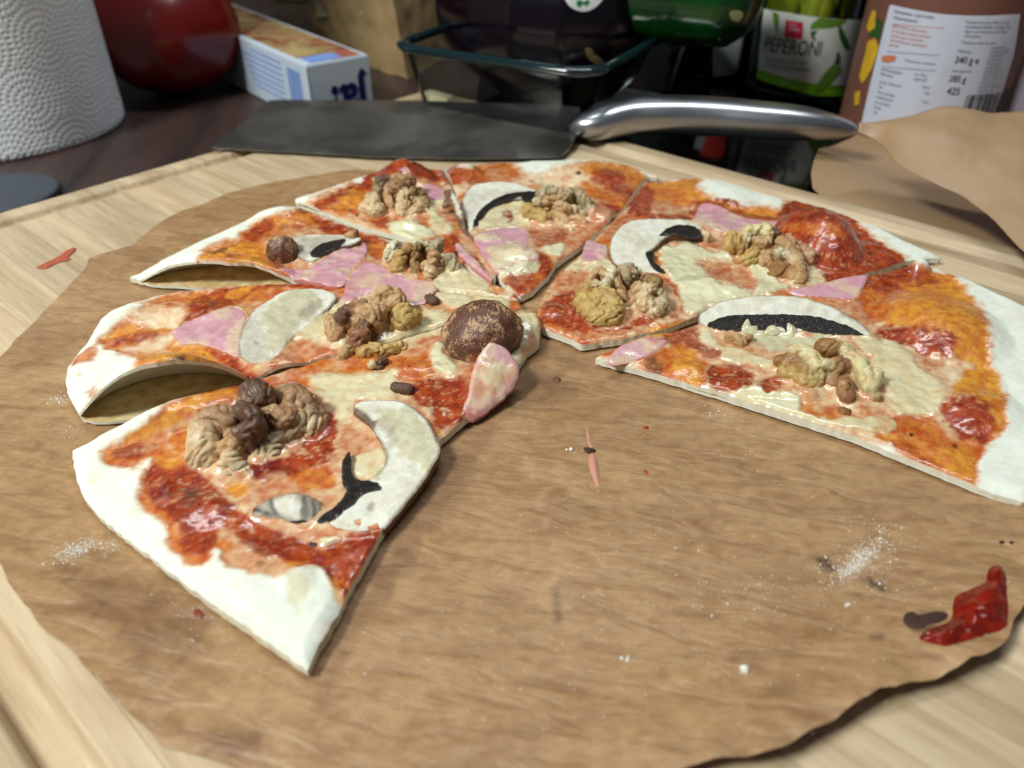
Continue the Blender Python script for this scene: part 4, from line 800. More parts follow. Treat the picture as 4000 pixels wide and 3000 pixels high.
# ------------------------------------------------------------------ cutting board of glued staves
u_ = np.array([-1.393, 1.245]); u_ /= np.linalg.norm(u_)          # long way, towards the back left
v_ = np.array([u_[1], -u_[0]]); v_ = v_ if v_[0] > 0 else -v_        # across
APEX = unp(930 / .553, 186 / .553, 0)[:2]
def bd(a, b): return APEX - u_ * a - v_ * b                           # a along lower right, b lower left
gl = [unp(0, 1425 / .553, 0)[:2], unp(130 / .553, 1640 / .553, 0)[:2]]
gb = float(np.mean([(APEX - g) @ v_ for g in gl]))
gk = unp(250 / .553, 411 / .553, 0)[:2]; ga = float((APEX - gk) @ u_)
LB, LA = gb + .020, .62
print('board groove b', gb, 'a', ga)
M_bam = nodes_wood('bamboo_board', (204, 182, 148), (170, 144, 110), 150, math.atan2(u_[1], u_[0]) - math.pi / 2, 14, .5, .13, bump=.12)
board = empty('cutting_board', (APEX[0], APEX[1], 0), 'pale bamboo cutting board with a juice groove under the parchment and pizza', 'cutting board')
ns = 24; wst = LB / ns; GW = .0050; GD = .0040
def gz(a, b):
    def g(x): return np.maximum(0, 1 - np.abs(x / GW) ** 5) ** 2
    t = np.maximum.reduce([g(a - ga), g(b - gb), g(b - ga), g(a - (LA - ga))])
    inb = (a > ga - GW) & (b > ga - GW) & (b < gb + GW) & (a < LA - ga + GW)
    return -GD * np.sqrt(t) * inb
def coords(lo, hi, ctrs, coarse, fine):
    c = list(np.linspace(lo, hi, max(2, int(round((hi - lo) / coarse)) + 1)))
    for q in ctrs: c += list(np.arange(q - GW * 1.3, q + GW * 1.3, fine))
    return np.unique(np.clip(np.round(c, 5), lo, hi))
sta = None
for i in range(ns):
    b0, b1 = i * wst, (i + 1) * wst
    A_ = coords(0.0, LA, [ga, LA - ga], .012, .0007)
    B_ = coords(b0 + .00006, b1 - .00006, [q for q in (ga, gb) if b0 - GW < q < b1 + GW], wst / 3, .0007)
    a, b = np.meshgrid(A_, B_, indexing='ij'); z = gz(a, b)
    # eased outer edges
    ed = np.minimum.reduce([a, LA - a, b, LB - b]); z = z - .0022 * np.clip(1 - ed / .0025, 0, 1) ** 2
    z = np.where((b - b0 < .0002) | (b1 - b < .0002), z - .00008, z)
    P = APEX[None, None] - u_ * a[..., None] - v_ * b[..., None]
    na, nb = a.shape; V = np.concatenate([np.column_stack([P.reshape(-1, 2), z.ravel()]), np.column_stack([P.reshape(-1, 2), np.full(na * nb, ZC + .0002)])])
    idx = np.arange(na * nb).reshape(na, nb)
    q = np.stack([idx[:-1, :-1], idx[:-1, 1:], idx[1:, 1:], idx[1:, :-1]], -1).reshape(-1, 4)
    Fs = [q]; Vs = [V[:na * nb]]; off = na * nb
    for e, fl in ((idx[:, 0], 0), (idx[:, -1], 1), (idx[0, :], 1), (idx[-1, :], 0)):
        m_ = len(e); Vs += [V[e], V[e + na * nb]]; k_ = np.arange(m_ - 1) + off
        w_ = np.stack([k_, k_ + m_, k_ + m_ + 1, k_ + 1], -1); Fs.append(w_[:, ::-1] if fl else w_); off += 2 * m_
    V = np.concatenate(Vs); F = np.concatenate(Fs)
    o = mesh_obj('stave', V, F, M_bam, None, None, True); under(o, board)
    try: o.data.shade_auto_smooth
    except Exception: pass

# ------------------------------------------------------------------ parchment sheet
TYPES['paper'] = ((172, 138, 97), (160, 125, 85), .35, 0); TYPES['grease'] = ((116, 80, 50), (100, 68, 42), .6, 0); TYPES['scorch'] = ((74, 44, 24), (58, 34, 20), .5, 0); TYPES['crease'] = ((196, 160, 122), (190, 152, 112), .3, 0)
TYPES['blobred'] = ((138, 32, 12), (104, 16, 6), .9, 0)
PAPP = []
def pq(t, F, s, soft, al): PAPP.append((t, np.array(PT(F, s)), soft, al, 0))
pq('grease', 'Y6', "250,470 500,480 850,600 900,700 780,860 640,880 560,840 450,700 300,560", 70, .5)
pq('grease', 'D', "520,1380 700,1500 760,1400 1000,1050 1100,900 1250,850 1180,780 1150,760 950,980 760,1320 690,1450", 26, .45)
pq('grease', 'D', "1150,760 1350,830 1560,890 1700,930 1600,900 1400,830 1280,790 1200,730", 20, .4)
pq('scorch', 'Y5', "1290,630 1350,640 1400,690 1380,705 1320,670", 10, .8); pq('scorch', 'Y5', "1470,700 1540,715 1620,770 1600,780 1520,745", 9, .9)
pq('scorch', 'Y5', "1690,900 1740,880 1830,860 1890,890 1850,930 1780,960 1720,950", 14, .7); pq('scorch', 'Y5', "1510,960 1590,975 1600,990 1540,980", 6, .7); pq('scorch', 'Y5', "1900,630 1950,660 1940,675", 8, .5)
pq('grease', 'Y6', "900,1150 1100,1170 1120,1230 1000,1260 880,1220", 30, .6); pq('grease', 'Y5', "1100,1180 1220,1180 1200,1230 1120,1220", 20, .3)
pq('crease', 'D', "1122,960 1128,960 1205,1200 1198,1200", 3, .5); pq('crease', 'D', "1200,1200 1204,1200 1200,1330 1196,1330", 3, .5); pq('scorch', 'D', "1198,1262 1202,1262 1212,1340 1200,1335", 4, .5)
pq('crease', 'D', "1560,930 1564,928 1730,1045 1727,1048", 2, .5); pq('crease', 'D', "1740,1050 1920,1150 1918,1154 1738,1054", 2, .4)
EDGE = [(0, 768), (110, 652), (140, 624), (187, 574), (196, 556), (284, 528), (297, 516), (371, 462), (444, 436), (505, 412), (570, 396), (640, 385), (760, 366), (860, 372), (1000, 385), (1200, 392), (1420, 418), (1560, 425), (1700, 468), (1850, 500), (1950, 565), (2080, 620), (2150, 660), (2260, 720), (2400, 800), (2450, 980), (2330, 1180, 4), (2212, 1308, 5), (2181, 1370, 6), (2146, 1402, 8), (2101, 1412, 9), (2056, 1440, 7), (2021, 1468, 5), (1956, 1473, 8), (1906, 1483, 9), (1856, 1510, 9), (1756, 1574, 8), (1681, 1608, 8), (1556, 1629, 7), (1456, 1657, 6), (1300, 1710, 4), (1100, 1740, 2), (900, 1750), (700, 1720), (560, 1672), (500, 1650), (400, 1620), (350, 1605), (290, 1545), (215, 1465), (165, 1410), (95, 1355), (30, 1275), (0, 1220), (-90, 1130), (-160, 1000), (-110, 860)]
pe = np.array([unp(e[0] / .553, e[1] / .553, (.85 * e[2] if len(e) > 2 else .8) * 1e-3) for e in EDGE])
lift = pe[pe[:, 2] > .0011]
pp_poly = resample(catmull(pe[:, :2], 3), .002, .0012, 120)
allsl = [resample(SLP[k], .006) for k in SLP]
_gx = np.linspace(-.32, .36, 171); _gy = np.linspace(-.02, .5, 131); _gX, _gY = np.meshgrid(_gx, _gy, indexing='ij'); _gP = np.stack([_gX.ravel(), _gY.ravel()], -1)
_gd = np.full(len(_gP), 9.)
for k in SLP: _gd = np.minimum(_gd, -sdpoly(_gP, SLP[k])[0])
_gd = _gd.reshape(_gX.shape)
def slice_dist(P):
    fx = np.clip((P[:, 0] - _gx[0]) / (_gx[1] - _gx[0]), 0, 169.99); fy = np.clip((P[:, 1] - _gy[0]) / (_gy[1] - _gy[0]), 0, 129.99)
    i = fx.astype(int); j = fy.astype(int); a = fx - i; b = fy - j
    return _gd[i, j] * (1 - a) * (1 - b) + _gd[i + 1, j] * a * (1 - b) + _gd[i, j + 1] * (1 - a) * b + _gd[i + 1, j + 1] * a * b
def paper_z(P, d):
    z = .0005 + .0003 * fbm(P * 28, 2)
    dd = np.linalg.norm(P[:, None] - lift[None, :, :2], axis=2); w_ = 1 / (dd ** 2 + 2e-6); zl = (w_ * lift[:, 2]).sum(1) / w_.sum(1)
    z = z + .85 * (zl) * np.exp(-(dd.min(1) / .016) ** 1.6) * 1.0
    # far from the slices the sheet wrinkles a little
    ds = slice_dist(P)
    open_ = sstep(.002, .02, ds); z = z + open_ * .0007 * np.clip(fbm(P * 45 + 3, 3), -.3, 1) + open_ * .0001 * fbm(P * np.array([160, 420]) + 3, 3)
    return np.clip(z, .00025, 1) if True else z
def paper_in(P):
    return slice_dist(P) < -.001
_pc = {}
def ptop(P, d):
    z = paper_z(P, d); m = paper_in(P); z[m] = np.minimum(z[m], .0009)
    return z
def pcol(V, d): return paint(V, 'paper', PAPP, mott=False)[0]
M_paper, N, L, b = newmat('baking_parchment')
at = N.new('ShaderNodeAttribute'); at.attribute_name = 'col'; tc = N.new('ShaderNodeTexCoord')
def nz(scale, ang, st, det=6, ro=.6, dist=0.):
    mp = N.new('ShaderNodeMapping'); mp.vector_type = 'TEXTURE'; mp.inputs['Rotation'].default_value = (0, 0, ang); mp.inputs['Scale'].default_value = (st, 1, 1); L.new(tc.outputs['Object'], mp.inputs[0])
    n = N.new('ShaderNodeTexNoise'); n.inputs['Scale'].default_value = scale; n.inputs['Detail'].default_value = det; n.inputs['Roughness'].default_value = ro; n.inputs['Distortion'].default_value = dist; L.new(mp.outputs[0], n.inputs['Vector']); return n
n1 = nz(210, rad(-13), 3.4, 6, .62, .9); n2 = nz(30, rad(-10), 1.6, 3); n4 = nz(700, rad(-14), 1.8, 4, .7)
def ramp(fac, p0, c0, p1, c1):
    cr = N.new('ShaderNodeValToRGB'); cr.color_ramp.elements[0].position = p0; cr.color_ramp.elements[0].color = (*c0, 1); cr.color_ramp.elements[1].position = p1; cr.color_ramp.elements[1].color = (*c1, 1); L.new(fac, cr.inputs[0]); return cr
r1 = ramp(n1.outputs['Fac'], .36, (.77, .69, .61), .55, (1.05, 1.04, 1.02)); r2 = ramp(n2.outputs['Fac'], .35, (.86, .82, .77), .6, (1.05, 1.05, 1.05)); r4 = ramp(n4.outputs['Fac'], .3, (.86, .85, .83), .7, (1.1, 1.1, 1.1))
def mul(a, b_):
    v = N.new('ShaderNodeVectorMath'); v.operation = 'MULTIPLY'; L.new(a, v.inputs[0]); L.new(b_, v.inputs[1]); return v.outputs[0]
L.new(mul(mul(mul(at.outputs['Color'], r1.outputs[0]), r2.outputs[0]), r4.outputs[0]), b.inputs['Base Color'])
b.inputs['Roughness'].default_value = .38; b.inputs['Specular IOR Level'].default_value = .5; b.inputs['Sheen Weight'].default_value = .1
bp = N.new('ShaderNodeBump'); bp.inputs['Strength'].default_value = .8; bp.inputs['Distance'].default_value = .0009; L.new(n1.outputs['Fac'], bp.inputs['Height']); L.new(bp.outputs[0], b.inputs['Normal'])
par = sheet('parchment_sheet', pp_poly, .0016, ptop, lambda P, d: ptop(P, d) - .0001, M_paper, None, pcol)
tag(par, 'brown baking parchment with wavy cut edge lying on the board under the pizza', 'parchment')

M_paper2 = simple('plain_parchment', (160, 130, 96), .5, var=.10, vscale=45, bump=.35, bscale=110)
# second parchment sheet at right: a lower layer on the hob and the upper layer curling over it
pr = empty('parchment_sheet', tuple(unp(3500, 650, ZH)), 'second brown parchment sheet curling up at the right in front of the white labelled can', 'parchment')
def p2col(V, d): return paint(V, 'paper', [], mott=False)[0]
z_lo = lambda P: ZH + .0015 + .0035 * (1 + np.sin(P[:, 0] * 62 + P[:, 1] * 25))
pl_ = np.array([unp(x / .553, y / .553, ZH + .002)[:2] for x, y in [(1752, 420), (1760, 350), (1782, 325), (1850, 295), (2000, 270), (2212, 262), (2400, 270), (2600, 420), (2500, 640), (2212, 610), (2000, 530), (1850, 470)]])
o = sheet('lower_layer', resample(catmull(pl_, 3), .003), .002, lambda P, d: z_lo(P), lambda P, d: z_lo(P) - .0001, M_paper2, None, p2col); under(o, pr)
def loft(name, A, B, mat, root, nu=90, nv=40, sag=.0, amp=.002):
    A = np.array([unp(x / .553, y / .553, z * 1e-3) for x, y, z in A]); B = np.array([unp(x / .553, y / .553, z * 1e-3) for x, y, z in B])
    def rs(P):
        d = np.r_[0, np.cumsum(np.linalg.norm(np.diff(P, axis=0), axis=1))]; t = np.linspace(0, d[-1], nu); k = np.column_stack([np.interp(t, d, P[:, i]) for i in range(3)])
        g = np.array([1, 4, 6, 4, 1.]) / 16; q = k.copy()
        for _ in range(6):
            e = np.pad(q, ((2, 2), (0, 0)), mode='reflect', reflect_type='odd'); q = np.column_stack([np.convolve(e[:, i], g, 'valid') for i in range(3)])
        return q
    A, B = rs(A), rs(B); t = np.linspace(0, 1, nv)[None, :, None]; V = A[:, None] * (1 - t) + B[:, None] * t; V[..., 2] += sag * (np.sin(math.pi * t[..., 0]))
    V = V.reshape(-1, 3); V[:, 2] += amp * fbm(V[:, :2] * 30, 3) + .0003 * fbm(V[:, :2] * 140, 2)
    I = np.arange(nu * nv).reshape(nu, nv); F = np.stack([I[:-1, :-1], I[1:, :-1], I[1:, 1:], I[:-1, 1:]], -1).reshape(-1, 4)
    o = mesh_obj(name, V, F, mat, None, p2col(V, None)); m = o.modifiers.new('t', 'SOLIDIFY'); m.thickness = .00015; return under(o, root)
loft('upper_layer', [(1852, 274, 26), (1900, 262, 28), (1955, 255, 32), (2000, 240, 35), (2045, 227, 38), (2090, 236, 37), (2140, 245, 35), (2212, 240, 36), (2300, 236, 36), (2400, 250, 34)],
     [(1853, 284, 25), (1880, 298, 23), (1905, 312, 22), (1935, 352, 19), (1990, 386, 17), (2080, 424, 15), (2130, 462, 13), (2212, 545, 9), (2300, 600, 7), (2400, 650, 6)], M_paper2, pr, sag=.003)

# ------------------------------------------------------------------ cleaver
def brushed(name, c0, rough, ang=0, st=60, sc=90, metal=1., var=.25, film=False):
    m, N, L, b = newmat(name); b.inputs['Metallic'].default_value = metal
    tc = N.new('ShaderNodeTexCoord'); mp = N.new('ShaderNodeMapping'); mp.vector_type = 'TEXTURE'; mp.inputs['Rotation'].default_value = (0, 0, ang); mp.inputs['Scale'].default_value = (st, 1, 1); L.new(tc.outputs['Object'], mp.inputs[0])
    n = N.new('ShaderNodeTexNoise'); n.inputs['Scale'].default_value = sc * 10; n.inputs['Detail'].default_value = 3; L.new(mp.outputs[0], n.inputs['Vector'])
    n2 = N.new('ShaderNodeTexNoise'); n2.inputs['Scale'].default_value = 30; n2.inputs['Detail'].default_value = 4; L.new(tc.outputs['Object'], n2.inputs['Vector'])
    r = N.new('ShaderNodeMapRange'); r.inputs[3].default_value = rough * .7; r.inputs[4].default_value = rough * 1.35; L.new(n2.outputs['Fac'], r.inputs[0]); L.new(r.outputs[0], b.inputs['Roughness'])
    c = srgb(c0); cr = N.new('ShaderNodeValToRGB'); cr.color_ramp.elements[0].position = .35; cr.color_ramp.elements[1].position = .65; cr.color_ramp.elements[0].color = (*(c * (1 - var)), 1); cr.color_ramp.elements[1].color = (*c, 1); L.new(n2.outputs['Fac'], cr.inputs[0]); L.new(cr.outputs[0], b.inputs['Base Color'])
    if film:
        n5 = N.new('ShaderNodeTexNoise'); n5.inputs['Scale'].default_value = 22; n5.inputs['Detail'].default_value = 5; n5.inputs['Distortion'].default_value = .8; L.new(tc.outputs['Object'], n5.inputs['Vector'])
        r5 = N.new('ShaderNodeMapRange'); r5.inputs[1].default_value = .4; r5.inputs[2].default_value = .62; r5.inputs[3].default_value = .86; r5.inputs[4].default_value = .70; L.new(n5.outputs['Fac'], r5.inputs[0]); L.new(r5.outputs[0], b.inputs['Metallic'])
    bp = N.new('ShaderNodeBump'); bp.inputs['Strength'].default_value = .06; bp.inputs['Distance'].default_value = .0002; L.new(n.outputs['Fac'], bp.inputs['Height']); L.new(bp.outputs[0], b.inputs['Normal'])
    return m
M_blade = brushed('blade_steel', (150, 146, 138), .16, 0, 60, 60, var=.3, film=True); M_steel = brushed('handle_steel', (190, 192, 196), .3, 0, 40, 60, var=.1)
kn = empty('cleaver', tuple(unp(2350, 480, .004)), 'broad steel kitchen cleaver lying across the back of the board with a smooth metal handle', 'knife')
def G2(F, x, y, z): s = PT(F, f"{x},{y}")[0]; return unp(s[0], s[1], z * 1e-3)
kz, kp = idw('D', "455,318,2 520,270,4.5 582,217,7 600,215,7.2 900,217,7.5 1065,222,7.6 1200,225,7.8 1252,232,7.8 1254,262,6.4 1248,288,5.6 1230,320,3.6 1210,341,2.6 1000,343,2.2 800,339,2 600,327,2 520,323,2")
KE = unp(530 / .553, 330 / .553, .002)[:2]; KE2 = unp(1210 / .553, 341 / .553, .0026)[:2]
def kth(P):
    e = (KE2 - KE) / np.linalg.norm(KE2 - KE); nrm = np.array([-e[1], e[0]]); t = np.abs((P - KE) @ nrm); return .0003 + .0018 * sstep(0, .02, t)
o = sheet('blade', resample(kp, .0015), .001, lambda P, d: kz(P), lambda P, d: kz(P) - kth(P), M_blade); under(o, kn)
# handle: cross sections swept along its length
hs = [(1560, 705, 60, 5), (1600, 715, 100, 6.2), (1680, 702, 106, 7.5), (1760, 680, 102, 8.8), (1880, 662, 98, 9.6)]
HS = [G2('Z2', x, y, z + 2).tolist() + [r * .678 / FPX] for x, y, r, z in hs]
hs = [(200, 662, 98, 10.3), (450, 672, 97, 10), (650, 690, 95, 10), (850, 706, 92, 10), (1020, 718, 76, 10), (1150, 734, 54, 9), (1220, 744, 34, 8.5), (1252, 750, 12, 8.2)]
HS += [G2('Z3', x, y, z + 2).tolist() + [r * .678 / FPX] for x, y, r, z in hs]
V = []; F = []; sg = 40; pv = np.array([h[:3] for h in HS]); rr = 1.12 * np.array([h[3] * proj(np.array(h[:3]))[2] for h in HS])
flat = [.6, .75, .85, .92, .96] + [1.0] * 8
nn = 90; tt = np.linspace(0, len(HS) - 1, nn); ii = np.arange(len(HS))
def cs(y): 
    k = np.clip(np.round(tt).astype(int), 0, len(y) - 1); v = np.interp(tt, ii, y); g = np.exp(-.5 * (np.arange(-6, 7) / 2.6) ** 2); g /= g.sum(); vp = np.pad(v, 6, mode='reflect', reflect_type='odd'); return np.convolve(vp, g, 'valid')
px_, py_, pz_, r_, fl_ = cs(pv[:, 0]), cs(pv[:, 1]), cs(pv[:, 2]), cs(rr), cs(np.array(flat)); r_ = np.maximum(r_, .0008)
for i in range(nn):
    j0, j1 = max(0, i - 1), min(nn - 1, i + 1); t = np.array([px_[j1] - px_[j0], py_[j1] - py_[j0], 0]); t /= np.linalg.norm(t); sd_ = np.array([-t[1], t[0], 0])
    for k in range(sg):
        a = 2 * math.pi * k / sg; ca, sa = math.cos(a), math.sin(a); e = 2.4; ca = math.copysign(abs(ca) ** (2 / e), ca); sa = math.copysign(abs(sa) ** (2 / e), sa)
        V.append(np.array([px_[i], py_[i], pz_[i]]) + sd_ * ca * r_[i] * 1.15 + np.array([0, 0, 1]) * sa * r_[i] * .95 * fl_[i])
for i in range(nn - 1):
    for k in range(sg): F.append((i * sg + k, i * sg + (k + 1) % sg, (i + 1) * sg + (k + 1) % sg, (i + 1) * sg + k))
F += [tuple(range(sg))[::-1], tuple((nn - 1) * sg + k for k in range(sg))]
V = np.array(V); o = mesh_obj('handle', V, F, M_steel); under(o, kn)
# faint etched signature near the spine
M_etch = simple('etching', (36, 36, 38), .5)
pts = [(860, 247), (868, 238), (874, 246), (880, 240), (884, 246), (890, 241), (896, 246), (902, 242), (908, 246), (914, 241), (920, 246), (928, 240), (940, 244), (958, 238)]
def stroke(name, pts3, r, mat, seg=5):
    pts3 = catmull(np.array(pts3), 4)[:-4]; V = []; F = []
    for i, p in enumerate(pts3):
        q = pts3[min(i + 1, len(pts3) - 1)] - pts3[max(i - 1, 0)]; q = q / (np.linalg.norm(q) + 1e-12); s_ = np.cross(q, [0, 0, 1.]); s_ /= np.linalg.norm(s_) + 1e-12; up = np.cross(s_, q)
        for k in range(seg): a = 6.2832 * k / seg; V.append(p + (s_ * math.cos(a) + up * math.sin(a)) * r)
    for i in range(len(pts3) - 1):
        for k in range(seg): F.append((i * seg + k, i * seg + (k + 1) % seg, (i + 1) * seg + (k + 1) % seg, (i + 1) * seg + k))
    return mesh_obj(name, V, F, mat)
E = []
for x, y in pts: g = solve_on('D', f"{x},{y}", lambda P: kz(P))[0]; E.append([g[0], g[1], kz(g[None])[0]])
o = stroke('etched_signature', E, .0002, M_etch); under(o, kn)

# ------------------------------------------------------------------ small things on board and counter
def blobpiece(name, F, s, h, mat, step=.0005, z0=.001, n=.5, colr=None, nf=400, jit=.0004):
    onp = z0 >= .001
    zb = (lambda P: ptop(P, None) - .0001) if onp else (lambda P: 0 * P[:, 0] + z0)
    P0 = resample(catmull(solve_on(F, s, lambda P: zb(P) + .0003), 3), .0008, jit, 400)
    o = sheet(name, P0, step, lambda P, d: zb(P) + .0001 + h * (sstep(0, h * 2.2, d) ** .6) * (1 + n * fbm(P * nf, 3)), lambda P, d: zb(P), mat, None, (lambda V, d: paint(V, colr[0], colr[1], mott=False)[0]) if colr else None); return o
M_sauce = attrmat('tomato_sauce', rough_dry=.5, rough_wet=.16, bump=.5, bscale=500, sss=.05, var=.2, vscale=600)
sb = blobpiece('sauce_blob', 'Y5', "1760,985 1790,950 1850,930 1900,900 1905,830 1940,790 1990,770 2050,740 2055,700 2080,672 2115,675 2135,710 2140,780 2145,880 2135,940 2060,970 1960,1000 1880,1020 1800,1005", .0022, M_sauce, z0=.0012, colr=('blobred', [('dark', np.array(PT('Y5', "2000,760 2060,760 2050,700 2020,720")), 8, .8, 0)]))
tag(sb, 'red tomato sauce blob smeared on the parchment near its front right edge', 'sauce')
M_char = simple('charred_crumbs', (62, 38, 26), .8, var=.5, vscale=500, bump=.6, bscale=900)
ch = blobpiece('charred_crumb', 'Y5', "1700,880 1740,870 1760,885 1840,868 1890,885 1860,915 1800,925 1770,945 1720,940 1690,915", .0006, M_char, z0=.0012, n=1.2, nf=700)
tag(ch, 'dark charred crumb smear touching the red sauce blob', 'crumb')
M_shred = simple('ham_shred', (196, 140, 116), .35, var=.15, bump=.3)
sh = blobpiece('ham_shred', 'Y5', "318,75 328,85 336,120 345,150 352,185 368,205 374,240 380,290 378,330 372,370 366,340 352,300 338,260 330,220 338,180 330,150 322,120", .0010, M_shred, z0=.0010, jit=.0001)
tag(sh, 'thin pink shred of ham and cheese on the bare parchment', 'food scrap')
rb = blobpiece('charred_crumb', 'Y5', "310,165 330,160 360,170 362,182 340,190 318,185", .0012, M_char, z0=.0011); tag(rb, 'tiny dark crumb beside the thin pink shred', 'crumb')
cr_ = blobpiece('sauce_crumb', 'Y6', "830,640 860,640 885,665 870,685 845,675", .0014, simple('baked_sauce_crumb', (120, 52, 26), .5, bump=.5), z0=.0011); tag(cr_, 'small brown red crumb at the edge of the front left crust', 'crumb')
cr2 = blobpiece('sauce_crumb', 'Y1', "262,1455 290,1440 318,1460 310,1480 280,1485", .001, simple('greasy_crumb', (110, 66, 44), .35), z0=.0011); tag(cr2, 'small brown drop on the bare parchment near the slice tips', 'crumb')
for s_, lb in (("565,68 590,70 590,80 572,82", 'tiny red crumb on bare parchment right of the pink shred, farther one'), ("568,258 585,262 590,280 575,276", 'tiny red crumb on bare parchment right of the pink shred, nearer one')):
    q = blobpiece('sauce_crumb', 'Y5', s_, .0007, M_sauce, step=.0003, z0=.0011, colr=('sauce', []), jit=0); tag(q, lb, 'crumb')
for s_, lb in (("2105,568 2120,562 2130,572 2115,580", 'tiny black crumb near the right edge of the parchment, left of two'), ("2148,570 2162,564 2172,573 2158,580", 'tiny black crumb near the right edge of the parchment, right of two')):
    q = blobpiece('black_crumb', 'Y5', s_, .0006, M_char, step=.0003, z0=.0011, jit=0); tag(q, lb, 'crumb')
st = blobpiece('sauce_smear', 'D', "78,578 90,570 120,556 140,542 160,533 163,540 148,552 150,560 125,566 100,578", .00025, simple('dried_sauce', (168, 84, 52), .6, var=.35, vscale=500), z0=.0002, n=.8); tag(st, 'dried reddish sauce smear on the bare board left of the parchment', 'stain')
M_slate = simple('slate', (58, 64, 72), .62, bump=.5, bscale=160, var=.15)
sc_ = unp(5 / .553, 414 / .553, ZC + .004); 
slt = lathe('slate_coaster', [(0, 0), (.0262, 0), (.0272, .0008), (.0272, .0034), (.0262, .0042), (.0, .0042)], M_slate, loc=(sc_[0], sc_[1], ZC), seg=64, smooth=False); tag(slt, 'round dark grey slate coaster on the counter at the left edge', 'coaster')
# flour
def flour(name, spots, lab, seed):
    r = np.random.default_rng(seed); V = []; F = []; iv, if_ = ico(1)
    for F_, x, y, rx, ry, an, n, s0 in spots:
        k = fsc(F_); c = PT(F_, f"{x},{y}")[0]
        q = r.normal(size=(n, 2)) * [rx * k, ry * k]; a = rad(an); q = q @ np.array([[math.cos(a), math.sin(a)], [-math.sin(a), math.cos(a)]])
        for dx, dy in q:
            p = unp(c[0] + dx, c[1] + dy, .001); s = s0 * r.lognormal(0, .45)
            if slice_dist(p[None, :2])[0] < .0005: continue
            sc3 = s * np.array([1, 1, .6]) * r.uniform(.7, 1.2, 3); zz = ptop(p[None, :2], None)[0] + s * .3; i = len(V)
            V += list(IV0 * sc3 + [p[0], p[1], zz]); F += [(a_ + i, b_ + i, c_ + i) for a_, b_, c_ in IF0]
    o = mesh_obj(name, V, F, M_flour, smooth=True); return tag(o, lab, 'flour', kind='stuff')
IV0, IF0 = ico(1); M_flour = simple('flour', (226, 222, 212), .9)
flour('flour_dust', [('Y5', 1500, 650, 70, 22, -40, 900, .00011), ('Y5', 1560, 600, 90, 70, -40, 420, .00009), ('Y5', 1500, 720, 160, 60, 20, 320, .00008), ('Y5', 1050, 790, 110, 40, 0, 130, .00009), ('Y5', 1450, 848, 6, 6, 0, 14, .0002), ('Y5', 1000, 160, 250, 90, 20, 120, .00008)], 'white flour dusting on the right half of the parchment', 1)
flour('flour_dust', [('Y6', 330, 380, 60, 20, -20, 420, .00013), ('Y6', 480, 370, 30, 12, -20, 70, .00012), ('Y4', 0, 0, 1, 1, 0, 1, .0001)], 'white flour smudge on the parchment left of the front crust', 2)
flour('flour_dust', [('D', 128, 862, 9, 7, 0, 90, .00014), ('D', 150, 925, 22, 16, 0, 90, .0001), ('D', 180, 1000, 40, 20, 30, 60, .00009)], 'light flour specks on the parchment beside the left crust', 3)
flour('flour_dust', [('D', 1240, 970, 10, 4, 0, 6, .0004), ('D', 1350, 1422, 8, 4, 0, 3, .0006), ('D', 1608, 1452, 6, 6, 0, 4, .0005), ('D', 2040, 1394, 26, 3, -5, 12, .0004), ('D', 1550, 1330, 260, 150, 10, 420, .00009), ('D', 1300, 1150, 200, 180, 0, 260, .00008), ('D', 850, 1400, 200, 120, 20, 260, .00008), ('D', 430, 1330, 60, 25, 30, 160, .00009), ('D', 1560, 890, 25, 8, 15, 40, .00012)], 'scattered fine flour specks across the bare parchment', 4)

# ================================================================== BACKGROUND THINGS
def dD(x, y, z): return unp(x / .553, y / .553, z)
# paper towel roll with embossed dotted rings
RC = np.array([-.328, .509]); RR = .070
zlo = ZC + .0004; zhi = ZC + .27; ac0 = math.atan2(-RC[1], -RC[0]) % (2 * math.pi)
aa_ = np.concatenate([np.linspace(ac0 - 1.75, ac0 + 1.75, 680, endpoint=False), np.linspace(ac0 + 1.75, ac0 + 2 * math.pi - 1.75, 60, endpoint=False)]); zz_ = np.concatenate([np.linspace(zlo, zlo + .15, 400, endpoint=False), np.linspace(zlo + .15, zhi, 30)])
na, nz_ = len(aa_), len(zz_); A_, Z_ = np.meshgrid(aa_, zz_, indexing='ij')
S_ = A_ * RR; sx, sy = .036, .031; best = np.full(A_.shape, 9.); bth = np.zeros(A_.shape)
per = 2 * math.pi * RR; ncol = round(per / sx); sx = per / ncol
for ox, oy in ((0, 0), (.5, .5)):
    u = (S_ / sx + ox) % 1 - .5; v = ((Z_ - ZC) / (sy * 2) + oy) % 1 - .5
    r = np.hypot(u * sx, v * sy * 2); m = r < best; best = np.where(m, r, best); bth = np.where(m, np.arctan2(v * sy * 2, u * sx), bth)
ring = np.round(best / .0036); rr_ = ring * .0036; nd = np.maximum(1, np.round(2 * math.pi * rr_ / .0030)); ph = (bth / (2 * math.pi) * nd); dph = (ph - np.round(ph)) / nd * 2 * math.pi * rr_
dd = np.hypot(best - rr_, dph); bumpz = -np.exp(-(dd / .00065) ** 2) * (ring > 0) - .4 * np.exp(-(best / .0006) ** 2)
h = .0005 * bumpz
h += .0003 * fbm(np.stack([S_.ravel() * 40, Z_.ravel() * 40], -1), 3).reshape(h.shape) + .0008 * np.exp(-((Z_ - zlo) / .003)) * fbm(np.stack([S_.ravel() * 300, Z_.ravel() * 0], -1), 2).reshape(h.shape)
R_ = RR + h - .0012 * np.exp(-(Z_ - zlo) / .0012)
V = np.stack([RC[0] + R_ * np.cos(A_), RC[1] + R_ * np.sin(A_), Z_], -1).reshape(-1, 3); idx = np.arange(na * nz_).reshape(na, nz_); nx_ = np.roll(idx, -1, 0)
